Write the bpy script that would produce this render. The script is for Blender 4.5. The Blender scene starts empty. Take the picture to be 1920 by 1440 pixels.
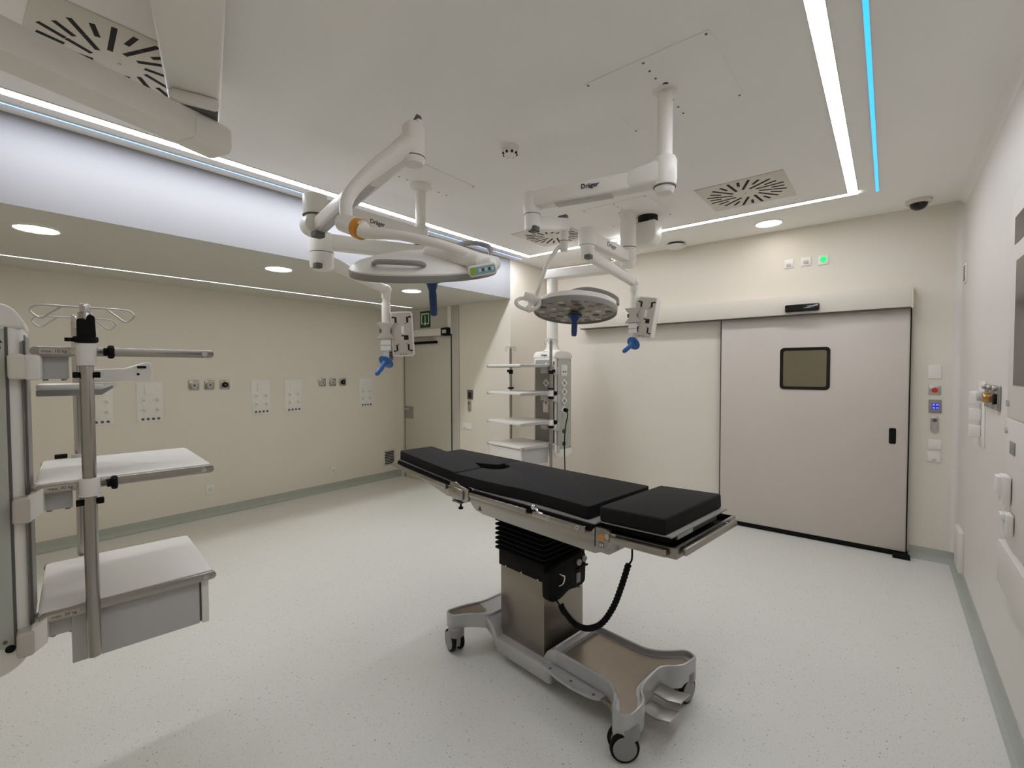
import bpy, bmesh, math, random
from mathutils import Vector, Matrix, Euler
random.seed(7)
PI = math.pi
R = math.radians
S = bpy.context.scene
COL = S.collection

# ------------------------------------------------------------------ materials
def lin(c):
    o = []
    for v in c[:3]:
        v = v / 255.0
        o.append(v / 12.92 if v <= 0.04045 else ((v + 0.055) / 1.055) ** 2.4)
    return (o[0], o[1], o[2], 1.0)

def mat(name, rgb, rough=0.5, metal=0.0, spec=0.5, emit=None, strength=0.0, var=0.0, scale=30.0, bump=0.0, stretch=None, coat=0.0):
    m = bpy.data.materials.new(name)
    m.use_nodes = True
    nt = m.node_tree
    b = nt.nodes['Principled BSDF']
    b.inputs['Base Color'].default_value = lin(rgb)
    b.inputs['Roughness'].default_value = rough
    b.inputs['Metallic'].default_value = metal
    b.inputs['Specular IOR Level'].default_value = spec
    b.inputs['Coat Weight'].default_value = coat
    if emit:
        b.inputs['Emission Color'].default_value = lin(emit)
        b.inputs['Emission Strength'].default_value = strength
    if var or bump or stretch:
        tc = nt.nodes.new('ShaderNodeTexCoord')
        mp = nt.nodes.new('ShaderNodeMapping')
        mp.inputs['Scale'].default_value = stretch or (1, 1, 1)
        nz = nt.nodes.new('ShaderNodeTexNoise')
        nz.inputs['Scale'].default_value = scale
        nz.inputs['Detail'].default_value = 4
        nt.links.new(tc.outputs['Object'], mp.inputs['Vector'])
        nt.links.new(mp.outputs['Vector'], nz.inputs['Vector'])
        if var:
            mx = nt.nodes.new('ShaderNodeMix')
            mx.data_type = 'RGBA'
            c = lin(rgb)
            mx.inputs['A'].default_value = tuple(max(0, v * (1 - var)) for v in c[:3]) + (1,)
            mx.inputs['B'].default_value = tuple(min(1, v * (1 + var)) for v in c[:3]) + (1,)
            nt.links.new(nz.outputs['Fac'], mx.inputs['Factor'])
            nt.links.new(mx.outputs['Result'], b.inputs['Base Color'])
        if bump:
            bp = nt.nodes.new('ShaderNodeBump')
            bp.inputs['Strength'].default_value = bump
            bp.inputs['Distance'].default_value = 0.002
            nt.links.new(nz.outputs['Fac'], bp.inputs['Height'])
            nt.links.new(bp.outputs['Normal'], b.inputs['Normal'])
    return m

def vinyl_floor(name, base, dark, light):
    m = mat(name, base, 0.38, spec=0.4)
    nt = m.node_tree
    b = nt.nodes['Principled BSDF']
    tc = nt.nodes.new('ShaderNodeTexCoord')
    def speck(scale, lo, hi):
        v = nt.nodes.new('ShaderNodeTexVoronoi')
        v.inputs['Scale'].default_value = scale
        v.inputs['Randomness'].default_value = 1.0
        nt.links.new(tc.outputs['Object'], v.inputs['Vector'])
        r = nt.nodes.new('ShaderNodeMapRange')
        r.inputs['From Min'].default_value = lo
        r.inputs['From Max'].default_value = hi
        r.inputs['To Min'].default_value = 1.0
        r.inputs['To Max'].default_value = 0.0
        nt.links.new(v.outputs['Distance'], r.inputs['Value'])
        sc = nt.nodes.new('ShaderNodeSeparateColor')
        nt.links.new(v.outputs['Color'], sc.inputs['Color'])
        g = nt.nodes.new('ShaderNodeMath')
        g.operation = 'GREATER_THAN'
        g.inputs[1].default_value = 0.80
        nt.links.new(sc.outputs['Red'], g.inputs[0])
        k = nt.nodes.new('ShaderNodeMath')
        k.operation = 'MULTIPLY'
        nt.links.new(r.outputs['Result'], k.inputs[0])
        nt.links.new(g.outputs['Value'], k.inputs[1])
        return k.outputs['Value']
    def mixc(fac, a, bcol):
        mx = nt.nodes.new('ShaderNodeMix')
        mx.data_type = 'RGBA'
        nt.links.new(fac, mx.inputs['Factor'])
        if isinstance(a, tuple): mx.inputs['A'].default_value = a
        else: nt.links.new(a, mx.inputs['A'])
        mx.inputs['B'].default_value = bcol
        return mx.outputs['Result']
    nz = nt.nodes.new('ShaderNodeTexNoise')
    nz.inputs['Scale'].default_value = 1.3
    nz.inputs['Detail'].default_value = 5
    nt.links.new(tc.outputs['Object'], nz.inputs['Vector'])
    n2 = nt.nodes.new('ShaderNodeTexNoise')
    n2.inputs['Scale'].default_value = 160
    n2.inputs['Detail'].default_value = 3
    nt.links.new(tc.outputs['Object'], n2.inputs['Vector'])
    c = lin(base)
    c2 = tuple(v * 0.92 for v in c[:3]) + (1,)
    col = mixc(nz.outputs['Fac'], c, c2)
    mr = nt.nodes.new('ShaderNodeMapRange')
    mr.inputs['From Min'].default_value = 0.5
    mr.inputs['From Max'].default_value = 0.75
    nt.links.new(n2.outputs['Fac'], mr.inputs['Value'])
    col = mixc(mr.outputs['Result'], col, lin(light))
    col = mixc(speck(44, 0.08, 0.18), col, lin(dark))
    col = mixc(speck(95, 0.16, 0.32), col, tuple(v * 0.62 for v in c[:3]) + (1,))
    nt.links.new(col, b.inputs['Base Color'])
    return m

M = {}
M['floor'] = vinyl_floor('floor_vinyl', (219, 219, 211), (122, 120, 110), (230, 230, 224))
M['skirt'] = mat('skirting_vinyl', (170, 174, 165), 0.45, var=0.10, scale=8)
M['wall'] = mat('wall_panel', (226, 219, 206), 0.5, spec=0.35, var=0.02, scale=1.5)
M['wall_grey'] = mat('wall_panel_pale', (222, 218, 211), 0.45, spec=0.35, var=0.02, scale=1.5)
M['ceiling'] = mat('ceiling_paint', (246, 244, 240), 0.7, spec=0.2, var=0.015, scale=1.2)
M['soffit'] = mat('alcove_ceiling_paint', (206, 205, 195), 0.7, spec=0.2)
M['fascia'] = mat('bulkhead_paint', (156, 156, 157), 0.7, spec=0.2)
M['door'] = mat('door_laminate', (206, 197, 188), 0.42, spec=0.4, var=0.015, scale=2)
M['door_green'] = mat('door_laminate_grey', (196, 193, 180), 0.45, spec=0.4, var=0.015, scale=2)
M['frame_green'] = mat('door_frame_grey', (188, 187, 176), 0.45)
M['cover'] = mat('track_cover_alu', (216, 209, 196), 0.45, spec=0.4)
M['black'] = mat('black_rubber', (11, 10, 10), 0.7, spec=0.2)
M['blackgloss'] = mat('black_gloss', (10, 10, 11), 0.15)
M['blackmat'] = mat('mattress_cover', (19, 18, 18), 0.72, spec=0.22, var=0.15, scale=60, bump=0.15)
M['dark'] = mat('dark_gap', (16, 14, 12), 0.8)
M['white'] = mat('white_plastic', (232, 230, 224), 0.38, spec=0.45)
M['whitearm'] = mat('white_painted_metal', (231, 228, 220), 0.34, spec=0.45)
M['cream'] = mat('cream_plastic', (214, 209, 198), 0.42)
M['grey'] = mat('grey_plastic', (142, 140, 136), 0.45)
M['lgrey'] = mat('light_grey_plastic', (186, 185, 182), 0.42)
M['dgrey'] = mat('dark_grey_plastic', (88, 86, 83), 0.5)
M['sage'] = mat('sage_panel', (178, 180, 170), 0.45)
M['taupe'] = mat('taupe_plastic', (190, 182, 172), 0.42)
M['steel'] = mat('brushed_steel', (146, 139, 129), 0.30, metal=1.0, var=0.07, scale=18, stretch=(1, 1, 40))
M['steelu'] = mat('brushed_steel_rail', (170, 166, 160), 0.26, metal=1.0, var=0.06, scale=18, stretch=(1, 30, 30))
M['chrome'] = mat('chrome', (220, 218, 214), 0.10, metal=1.0)
M['alu'] = mat('satin_aluminium', (196, 194, 190), 0.38, metal=1.0)
M['base'] = mat('table_base_paint', (182, 182, 183), 0.34, metal=0.4, spec=0.5)
M['basepan'] = mat('table_base_pan', (140, 130, 118), 0.26, metal=0.85)
M['wheelhub'] = mat('wheel_hub', (140, 139, 141), 0.45)
M['blue'] = mat('blue_handle', (30, 92, 158), 0.35, spec=0.5)
M['blueD'] = mat('navy_handle', (22, 62, 112), 0.38, spec=0.5)
M['orange'] = mat('orange_ring', (206, 138, 34), 0.4)
M['red'] = mat('red_button', (196, 48, 34), 0.4)
M['greenbtn'] = mat('green_button', (142, 182, 40), 0.4)
M['panelblue'] = mat('panel_blue', (142, 178, 190), 0.35)
M['signgreen'] = mat('sign_green', (22, 74, 40), 0.45)
M['signwhite'] = mat('sign_white', (222, 230, 220), 0.5)
M['brass'] = mat('brass', (190, 150, 90), 0.3, metal=1.0)
M['ink'] = mat('navy_ink', (36, 38, 74), 0.5)
M['inkb'] = mat('black_ink', (46, 38, 36), 0.6)
M['redink'] = mat('red_ink', (150, 70, 60), 0.6)
M['lens'] = mat('lamp_lens', (150, 141, 130), 0.22, spec=0.6, var=0.45, scale=26)
M['glass'] = mat('door_window_glass', (134, 128, 104), 0.22, metal=0.6, spec=0.6)
M['cabglass'] = mat('cabinet_glass', (60, 51, 47), 0.2, spec=0.3)
M['led'] = mat('led_white', (255, 255, 255), 0.5, emit=(246, 248, 255), strength=1.0)
M['ledb'] = mat('led_white_back', (255, 255, 255), 0.5, emit=(246, 248, 255), strength=26.0)
M['ledr'] = mat('led_white_side', (255, 255, 255), 0.5, emit=(246, 248, 255), strength=30.0)
M['downr'] = mat('downlight_glow_room', (255, 255, 255), 0.5, emit=(255, 247, 236), strength=13.0)
M['ledn'] = mat('led_white_alcove', (255, 255, 255), 0.5, emit=(246, 248, 255), strength=1.0)
M['ledblue'] = mat('led_blue', (120, 200, 255), 0.5, emit=(0, 125, 255), strength=1.0)
M['ledviolet'] = mat('led_blue_violet', (120, 160, 255), 0.5, emit=(84, 122, 255), strength=1.0)
M['down'] = mat('downlight_glow', (255, 255, 255), 0.5, emit=(255, 247, 236), strength=1.0)
M['greenlit'] = mat('green_lit', (0, 200, 90), 0.5, emit=(0, 235, 110), strength=1.0)
M['keyblue'] = mat('keypad_blue', (20, 30, 160), 0.4, emit=(30, 40, 220), strength=0.5)
M['keywhite'] = mat('keypad_white', (220, 225, 255), 0.4, emit=(200, 210, 255), strength=0.8)

def estr(key, v):
    M[key].node_tree.nodes['Principled BSDF'].inputs['Emission Strength'].default_value = v
LED_W, LED_N, DOWN = 44.0, 8.0, 36.0
estr('led', LED_W); estr('ledn', LED_N); estr('down', DOWN); estr('ledblue', 2.8); estr('ledviolet', 6.0); estr('greenlit', 1.0)

# ------------------------------------------------------------------ mesh builder
def T3(x, y, z): return Matrix.Translation((x, y, z))
def basis(x, y, z, o=(0, 0, 0)):
    m = Matrix.Identity(4)
    for i in range(3):
        m[i][0], m[i][1], m[i][2], m[i][3] = x[i], y[i], z[i], o[i]
    return m
def align(p0, p1, up=(0, 0, 1)):
    """local X runs p0->p1, local Z as close to up as it can be; origin at p0"""
    p0, p1 = Vector(p0), Vector(p1)
    x = (p1 - p0).normalized()
    u = Vector(up)
    if abs(x.dot(u)) > 0.999: u = Vector((0, 1, 0))
    y = u.cross(x).normalized()
    z = x.cross(y)
    return basis(x, y, z, p0), (p1 - p0).length

def smooth_path(pts, n):
    if n <= 1: return [Vector(p) for p in pts]
    P = [Vector(p) for p in pts]
    P = [P[0] * 2 - P[1]] + P + [P[-1] * 2 - P[-2]]
    out = []
    for i in range(1, len(P) - 2):
        for k in range(n):
            t = k / n
            a, b, c, d = P[i - 1], P[i], P[i + 1], P[i + 2]
            out.append(0.5 * ((2 * b) + (-a + c) * t + (2 * a - 5 * b + 4 * c - d) * t * t + (-a + 3 * b - 3 * c + d) * t ** 3))
    out.append(P[-2])
    return out

def rrect(x0, x1, y0, y1, r, n=5):
    pts = []
    for cx, cy, a0 in ((x1 - r, y1 - r, 0), (x0 + r, y1 - r, 90), (x0 + r, y0 + r, 180), (x1 - r, y0 + r, 270)):
        for k in range(n + 1):
            a = R(a0 + 90.0 * k / n)
            pts.append((cx + r * math.cos(a), cy + r * math.sin(a)))
    return pts

def round_poly(pts, r, n=4):
    """round the corners of a polygon; r is one radius or one per corner"""
    out = []
    N = len(pts)
    for i in range(N):
        p = Vector(pts[i]); a = Vector(pts[i - 1]); b = Vector(pts[(i + 1) % N])
        rr = r[i] if isinstance(r, (list, tuple)) else r
        la, lb = (a - p).length, (b - p).length
        d = min(rr, la * 0.48, lb * 0.48)
        if d < 1e-5:
            out.append(tuple(p)); continue
        s = p + (a - p).normalized() * d
        e = p + (b - p).normalized() * d
        for k in range(n + 1):
            t = k / n
            q = s * (1 - t) ** 2 + p * 2 * t * (1 - t) + e * t * t
            out.append((q[0], q[1]))
    return out

class MB:
    def __init__(s, mtx=None):
        s.bm = bmesh.new(); s.M = mtx or Matrix.Identity(4); s.mats = []
    def mi(s, m):
        if m is None: m = s.mats[0] if s.mats else 'white'
        if m not in s.mats: s.mats.append(m)
        return s.mats.index(m)
    def put(s, t, m, mtx=None):
        i = s.mi(m)
        for f in t.faces: f.material_index = i
        X = s.M @ mtx if mtx is not None else s.M
        bmesh.ops.transform(t, matrix=X, verts=t.verts)
        if X.to_3x3().determinant() < 0: bmesh.ops.reverse_faces(t, faces=t.faces)
        me = bpy.data.meshes.new('t'); t.to_mesh(me); t.free()
        s.bm.from_mesh(me); bpy.data.meshes.remove(me)
        return s
    def box(s, x0, x1, y0, y1, z0, z1, m=None, bev=0.0, seg=2, mtx=None):
        t = bmesh.new()
        bmesh.ops.create_cube(t, size=1.0)
        bmesh.ops.transform(t, matrix=T3((x0 + x1) / 2, (y0 + y1) / 2, (z0 + z1) / 2) @ Matrix.Diagonal((abs(x1 - x0), abs(y1 - y0), abs(z1 - z0), 1)), verts=t.verts)
        if bev:
            bmesh.ops.bevel(t, geom=list(t.edges), offset=bev, segments=seg, profile=0.5, affect='EDGES', clamp_overlap=True)
        return s.put(t, m, mtx)
    def prism(s, poly, h0, h1, m=None, axis='z', bev=0.0, seg=2, mtx=None, edges='both'):
        t = bmesh.new()
        vs = [t.verts.new((p[0], p[1], h0)) for p in poly]
        f = t.faces.new(vs)
        f.normal_update()
        r = bmesh.ops.extrude_face_region(t, geom=[f])
        nv = [g for g in r['geom'] if isinstance(g, bmesh.types.BMVert)]
        for v in nv: v.co.z = h1
        bmesh.ops.recalc_face_normals(t, faces=t.faces)
        if bev:
            ed = [e for e in t.edges if abs(e.verts[0].co.z - e.verts[1].co.z) < 1e-7]
            if edges == 'top': ed = [e for e in ed if abs(e.verts[0].co.z - max(h0, h1)) < 1e-7]
            bmesh.ops.bevel(t, geom=ed, offset=bev, segments=seg, profile=0.5, affect='EDGES', clamp_overlap=True)
        if axis == 'y': X = basis((1, 0, 0), (0, 0, 1), (0, 1, 0))     # poly (x,z) along y
        elif axis == 'x': X = basis((0, 1, 0), (0, 0, 1), (1, 0, 0))   # poly (y,z) along x
        else: X = Matrix.Identity(4)
        if X.to_3x3().determinant() < 0: bmesh.ops.reverse_faces(t, faces=t.faces)
        bmesh.ops.transform(t, matrix=X, verts=t.verts)
        return s.put(t, m, mtx)
    def ring(s, outer, inner, h0, h1, m=None, axis='z', mtx=None):
        t = bmesh.new()
        n = len(outer)
        A = [[t.verts.new((p[0], p[1], h)) for p in L] for L in (outer, inner) for h in (h0, h1)]
        o0, o1, i0, i1 = A
        for k in range(n):
            j = (k + 1) % n
            for q in ((o0[k], o0[j], o1[j], o1[k]), (i0[j], i0[k], i1[k], i1[j]), (o1[k], o1[j], i1[j], i1[k]), (o0[j], o0[k], i0[k], i0[j])):
                t.faces.new(q)
        bmesh.ops.recalc_face_normals(t, faces=t.faces)
        if axis == 'y': X = basis((1, 0, 0), (0, 0, 1), (0, 1, 0))
        elif axis == 'x': X = basis((0, 1, 0), (0, 0, 1), (1, 0, 0))
        else: X = Matrix.Identity(4)
        if X.to_3x3().determinant() < 0: bmesh.ops.reverse_faces(t, faces=t.faces)
        bmesh.ops.transform(t, matrix=X, verts=t.verts)
        return s.put(t, m, mtx)
    def lathe(s, prof, m=None, seg=32, mtx=None, cap=True):
        t = bmesh.new()
        rings = []
        for r, z in prof:
            if r < 1e-6: rings.append([t.verts.new((0, 0, z))])
            else: rings.append([t.verts.new((r * math.cos(2 * PI * k / seg), r * math.sin(2 * PI * k / seg), z)) for k in range(seg)])
        for a, b in zip(rings, rings[1:]):
            for k in range(seg):
                j = (k + 1) % seg
                if len(a) == 1 and len(b) == 1: continue
                if len(a) == 1: t.faces.new((a[0], b[j], b[k]))
                elif len(b) == 1: t.faces.new((a[k], a[j], b[0]))
                else: t.faces.new((a[k], a[j], b[j], b[k]))
        for q in (rings[0], rings[-1]):
            if len(q) > 1 and cap: t.faces.new(q)
        bmesh.ops.recalc_face_normals(t, faces=t.faces)
        return s.put(t, m, mtx)
    def cyl(s, p0, p1, r0, m=None, r1=None, seg=24, bev=0.0):
        X, L = align(p0, p1)
        X = X @ basis((0, 1, 0), (0, 0, 1), (1, 0, 0))   # local z -> along
        r1 = r0 if r1 is None else r1
        b = min(bev, L * 0.4, min(r0, r1) * 0.8)
        if b > 0:
            k = 0.3 * b
            prof = [(0, 0), (r0 - b, 0), (r0 - k, k), (r0, b), (r1, L - b), (r1 - k, L - k), (r1 - b, L), (0, L)]
        else:
            prof = [(0, 0), (r0, 0), (r1, L), (0, L)]
        return s.lathe(prof, m, seg, X)
    def tube(s, pts, r, m=None, seg=12, n=1, flat=None, mtx=None, up=(0, 0, 1)):
        P = smooth_path(pts, n)
        N = len(P)
        rs = r if isinstance(r, (list, tuple)) else None
        t = bmesh.new()
        rings = []
        prev = None
        for i, p in enumerate(P):
            d = (P[min(i + 1, N - 1)] - P[max(i - 1, 0)]).normalized()
            if prev is None:
                u = Vector(up)
                if abs(d.dot(u)) > 0.95: u = Vector((1, 0, 0)) if abs(d.x) < 0.9 else Vector((0, 1, 0))
                a = (u - d * u.dot(d)).normalized()
            else:
                a = (prev - d * prev.dot(d)).normalized()
            prev = a
            b = d.cross(a)
            if rs:
                f = i / (N - 1) * (len(rs) - 1); k = min(int(f), len(rs) - 2)
                rad = rs[k] + (rs[k + 1] - rs[k]) * (f - k)
            else: rad = r
            fl = flat or 1.0
            rings.append([t.verts.new(p + a * math.cos(2 * PI * k / seg) * rad + b * math.sin(2 * PI * k / seg) * rad * fl) for k in range(seg)])
        for A, B in zip(rings, rings[1:]):
            for k in range(seg):
                j = (k + 1) % seg
                t.faces.new((A[k], A[j], B[j], B[k]))
        t.faces.new(rings[0]); t.faces.new(rings[-1])
        bmesh.ops.recalc_face_normals(t, faces=t.faces)
        return s.put(t, m, mtx)
    def arm(s, p0, p1, w, h, m=None, bev=0.012, w1=None, h1=None, seg=3, e0=0.0, e1=0.0):
        """beam of rounded section from p0 to p1 (centre line); w across, h upright; may taper"""
        X, L = align(p0, p1)
        w1 = w if w1 is None else w1; h1 = h if h1 is None else h1
        t = bmesh.new()
        a = rrect(-w / 2, w / 2, -h / 2, h / 2, min(bev, w * .45, h * .45), seg)
        b = rrect(-w1 / 2, w1 / 2, -h1 / 2, h1 / 2, min(bev, w1 * .45, h1 * .45), seg)
        va = [t.verts.new((-e0, p[0], p[1])) for p in a]
        vb = [t.verts.new((L + e1, p[0], p[1])) for p in b]
        n = len(a)
        for k in range(n):
            j = (k + 1) % n
            t.faces.new((va[k], va[j], vb[j], vb[k]))
        fa = t.faces.new(va); fb = t.faces.new(vb)
        bmesh.ops.recalc_face_normals(t, faces=t.faces)
        c = min(bev * 0.6, 0.02)
        bmesh.ops.bevel(t, geom=list(fa.edges) + list(fb.edges), offset=c, segments=2, profile=0.5, affect='EDGES', clamp_overlap=True)
        return s.put(t, m, X)
    def ball(s, p, r, m=None, seg=16):
        t = bmesh.new()
        bmesh.ops.create_uvsphere(t, u_segments=seg, v_segments=seg // 2, radius=r)
        return s.put(t, m, T3(*p))
    def text(s, txt, size, m, mtx, offset=0.0, depth=0.001, align_x='CENTER'):
        c = bpy.data.curves.new('txt', 'FONT')
        c.body = txt; c.size = size; c.align_x = align_x; c.align_y = 'CENTER'; c.offset = offset; c.extrude = depth / 2
        o = bpy.data.objects.new('txt', c); COL.objects.link(o)
        bpy.context.view_layer.update()
        me = bpy.data.meshes.new_from_object(o.evaluated_get(bpy.context.evaluated_depsgraph_get()))
        bpy.data.objects.remove(o); bpy.data.curves.remove(c)
        t = bmesh.new(); t.from_mesh(me); bpy.data.meshes.remove(me)
        return s.put(t, m, mtx)

def obj(name, mb, parent=None, world=False, label=None, sharp=32, kind=None):
    me = bpy.data.meshes.new(name)
    if world and parent is not None:
        r = parent
        while r.parent: r = r.parent
        bmesh.ops.translate(mb.bm, vec=-r.location, verts=mb.bm.verts)
    bmesh.ops.remove_doubles(mb.bm, verts=mb.bm.verts, dist=1e-6)
    mb.bm.to_mesh(me); mb.bm.free()
    for k in mb.mats: me.materials.append(M[k])
    me.polygons.foreach_set('use_smooth', [True] * len(me.polygons))
    try: me.set_sharp_from_angle(angle=R(sharp))
    except Exception: pass
    o = bpy.data.objects.new(name, me); COL.objects.link(o)
    if parent is not None: o.parent = parent
    if label: o['label'] = label
    if kind: o['kind'] = kind
    return o

def tag(o, label, cat, group=None):
    o['label'] = label; o['category'] = cat
    if group: o['group'] = group
    return o

def root(name, label, cat, loc=(0, 0, 0), rz=0.0, group=None):
    o = bpy.data.objects.new(name, None); COL.objects.link(o)
    o.location = loc; o.rotation_euler = (0, 0, R(rz)); o.empty_display_size = 0.1
    if label: tag(o, label, cat, group)
    return o

def single(name, mb, loc, label, cat, group=None):
    """a thing that is one mesh built in world coordinates, with its origin moved to loc"""
    bmesh.ops.translate(mb.bm, vec=-Vector(loc), verts=mb.bm.verts)
    o = obj(name, mb)
    o.location = loc
    return tag(o, label, cat, group)

def kids(o): return [c for c in bpy.data.objects if c.parent == o]
def dup(o, loc=None, label=None, rz=None, parent=None):
    c = o.copy(); COL.objects.link(c)
    if parent is not None: c.parent = parent
    if loc is not None: c.location = loc
    if rz is not None: c.rotation_euler = (0, 0, R(rz))
    if label: c['label'] = label
    for ch in kids(o): dup(ch, parent=c)
    return c

def struct(name, mb, parent=None):
    return obj(name, mb, parent, kind=None if parent is not None else 'structure')

# ------------------------------------------------------------------ the room
XL, XF, XR = -5.78, -3.617, 0.45
YF, YA, YB = -0.75, 4.44, 5.22
ZC, ZN = 2.96, 2.481

struct('floor', MB().box(XL - .1, XR + .1, YF - .1, YB + .1, -0.1, 0, 'floor'))
struct('ceiling', MB().box(XF - .1, XR + .1, YF - .1, YB + .1, ZC, ZC + .1, 'ceiling'))
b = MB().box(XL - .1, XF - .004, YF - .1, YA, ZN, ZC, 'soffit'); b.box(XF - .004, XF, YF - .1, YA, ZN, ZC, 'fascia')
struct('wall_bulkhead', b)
struct('wall_left', MB().box(XL - .1, XL, YF - .1, YA, 0, ZN, 'wall'))
struct('wall_alcove', MB().box(XL - .1, XF, YA, YB + .1, 0, ZC, 'wall'))
struct('wall_back', MB().box(XF, XR + .1, YB, YB + .1, 0, ZC, 'wall'))
struct('wall_right', MB().box(XR, XR + .1, YF - .1, YB, 0, ZC, 'wall_grey'))
struct('wall_front', MB().box(XL, XR, YF - .1, YF, 0, ZC, 'wall'))
SK = 0.1
BP = [(0, 0), (.040, 0), (.040, .002), (.020, .010), (.009, .028), (.005, .055), (.005, SK), (0, SK)]
def skirt(name, *runs):
    b = MB()
    for (x, y, ang, L) in runs:      # profile leans out along local x, runs along local y
        b.prism(BP, 0, L, 'skirt', axis='y', mtx=T3(x, y, 0) @ Matrix.Rotation(R(ang), 4, 'Z'))
    struct(name, b)
skirt('baseboard_left', (XL, YF, 0, YA - YF))
skirt('baseboard_alcove', (-4.50, YA, -90, XF + 4.50))
skirt('baseboard_back', (XF, YB, -90, -1.385 - XF), (.16, YB, -90, XR - .16))
skirt('baseboard_right', (XR, YB, 180, YB - YF))
skirt('baseboard_corner', (XF, YA, 0, YB - YA))
# rounded inner corners: right wall to back wall, right wall to ceiling
def cove(r, n=8):
    pts = [(0, 0)]
    for k in range(n + 1):
        a = R(90.0 * k / n)
        pts.append((-r + r * math.sin(a) , -r + r * math.cos(a)))
    return pts
cv = cove(.05)
struct('trim_1', MB(T3(XR, YB, 0)).prism(cv, .1, ZC, 'wall_grey'))
struct('trim_2', MB(T3(XR, 0, ZC)).prism(cv, YF, YB, 'ceiling', axis='y'))

# ------------------------------------------------------------------ strip lights and downlights
def strip(name, x0, x1, y0, y1, m, label, z=ZC, grp=None):
    t = root(name, label, 'light', ((x0 + x1) / 2, (y0 + y1) / 2, z), group=grp)
    cx, cy = t.location.x, t.location.y
    obj('diffuser', MB().box(x0 - cx, x1 - cx, y0 - cy, y1 - cy, -.006, -.0005, m), t)
    f = MB(); e = .004
    lx = (x1 - x0) > (y1 - y0)
    if lx:
        f.box(x0 - cx, x1 - cx, y0 - cy - e, y0 - cy, -.007, 0, 'white'); f.box(x0 - cx, x1 - cx, y1 - cy, y1 - cy + e, -.007, 0, 'white')
    else:
        f.box(x0 - cx - e, x0 - cx, y0 - cy, y1 - cy, -.007, 0, 'white'); f.box(x1 - cx, x1 - cx + e, y0 - cy, y1 - cy, -.007, 0, 'white')
    obj('profile', f, t)
    return t
G = 'white strip lights framing the ceiling'
strip('ceiling_strip_light', -3.385, -3.32, .03, 4.435, 'led', 'wide white strip light along the ceiling beside the bright bulkhead', grp=G)
strip('ceiling_strip_light', -3.385, -.205, 4.44, 4.495, 'ledb', 'white strip light across the ceiling parallel to the sliding door wall', grp=G)
strip('ceiling_strip_light', -.265, -.205, .03, 4.435, 'ledr', 'wide white strip light on the ceiling beside the blue strip near the right wall', grp=G)
G = 'blue strip lights on the ceiling'
strip('ceiling_strip_light', -3.506, -3.490, -.6, 4.52, 'ledviolet', 'thin blue-violet strip light beside the bulkhead', grp=G)
strip('ceiling_strip_light', -.098, -.080, -.6, 4.53, 'ledblue', 'cyan blue strip light on the ceiling near the security camera dome', grp=G)
strip('ceiling_strip_light', -5.195, -5.175, -.6, 4.2, 'ledn', 'thin white strip light along the low ceiling of the alcove', z=ZN)

def downlight(x, y, z, r, label, grp, m='down'):
    t = root('downlight', label, 'light', (x, y, z), group=grp)
    obj('trim_ring', MB().lathe([(r, -.001), (r + .012, -.001), (r + .012, -.005), (r + .004, -.009), (r, -.006), (r, -.001)], 'white', 40, cap=False), t)
    obj('lens', MB().lathe([(0, -.003), (r, -.003), (r, -.001), (0, -.001)], m, 40), t)
    return t
G = 'round downlights in the alcove ceiling'
d0 = downlight(-4.10, .41, ZN, .10, 'round downlight in the alcove ceiling above the near shelf tower', G)
dup(d0, (-4.10, 1.877, ZN), 'round downlight in the alcove ceiling left of the surgical light arm joint')
dup(d0, (-4.10, 3.314, ZN), 'round downlight in the alcove ceiling in front of the exit sign')
downlight(-.888, 4.885, ZC, .105, 'round downlight in the main ceiling above the three small wall plates', None, 'downr')

# ------------------------------------------------------------------ ceiling diffusers
def diffuser():
    t = root('ceiling_diffuser', 'square swirl air diffuser in the ceiling in front of the sliding door', 'air vent', (-.875, 3.935, ZC), group='square swirl air diffusers')
    obj('plate', MB().box(-.295, .295, -.295, .295, -.006, 0, 'cream', bev=.002), t)
    s = MB()
    n = 24
    for k in range(n):
        a = 2 * PI * k / n
        X = Matrix.Rotation(a, 4, 'Z') @ T3(.092, 0, 0) @ Matrix.Rotation(R(24), 4, 'Z')
        for x0, x1 in (((0, .092), (.095, .186)) if k % 2 == 0 else ((.088, .172),)):
            s.box(x0, x1, -.0095, .0095, -.0072, -.0055, 'dark', mtx=X)
    obj('slots', s, t)
    obj('screw', MB().cyl((0, 0, -.009), (0, 0, -.005), .007, 'alu', seg=12), t)
    return t
df = diffuser()
dup(df, (-2.66, .54, ZC), 'large square swirl air diffuser partly hidden behind the ceiling boom')
dup(df, (-2.66, 3.935, ZC), 'square swirl air diffuser partly hidden behind the round lamp arm near the bulkhead corner')

# ------------------------------------------------------------------ small ceiling things
t = root('smoke_detector', 'round white smoke detector on the ceiling between the two surgical lights', 'smoke detector', (-1.813, 2.226, ZC))
obj('base', MB().lathe([(0, 0), (.054, 0), (.054, -.016), (.05, -.022), (0, -.022)], 'white'), t)
obj('head', MB().lathe([(0, -.022), (.044, -.022), (.046, -.034), (.036, -.052), (.012, -.058), (0, -.058)], 'white'), t)
v = MB()
for k in range(8):
    a = 2 * PI * k / 8 + .2
    v.ball((.041 * math.cos(a), .041 * math.sin(a), -.043), .0085, 'dark', 10)
obj('vents', v, t)
t = root('security_camera', 'black dome security camera on a white base at the ceiling edge', 'camera', (.165, 4.99, ZC))
obj('base', MB().lathe([(0, 0), (.085, 0), (.085, -.022), (.076, -.03), (0, -.03)], 'cream'), t)
obj('dome', MB().lathe([(.058, -.03)] + [(.058 * math.cos(R(a)), -.03 - .052 * math.sin(R(a))) for a in range(15, 90, 15)] + [(0, -.082)], 'blackgloss'), t)
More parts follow.
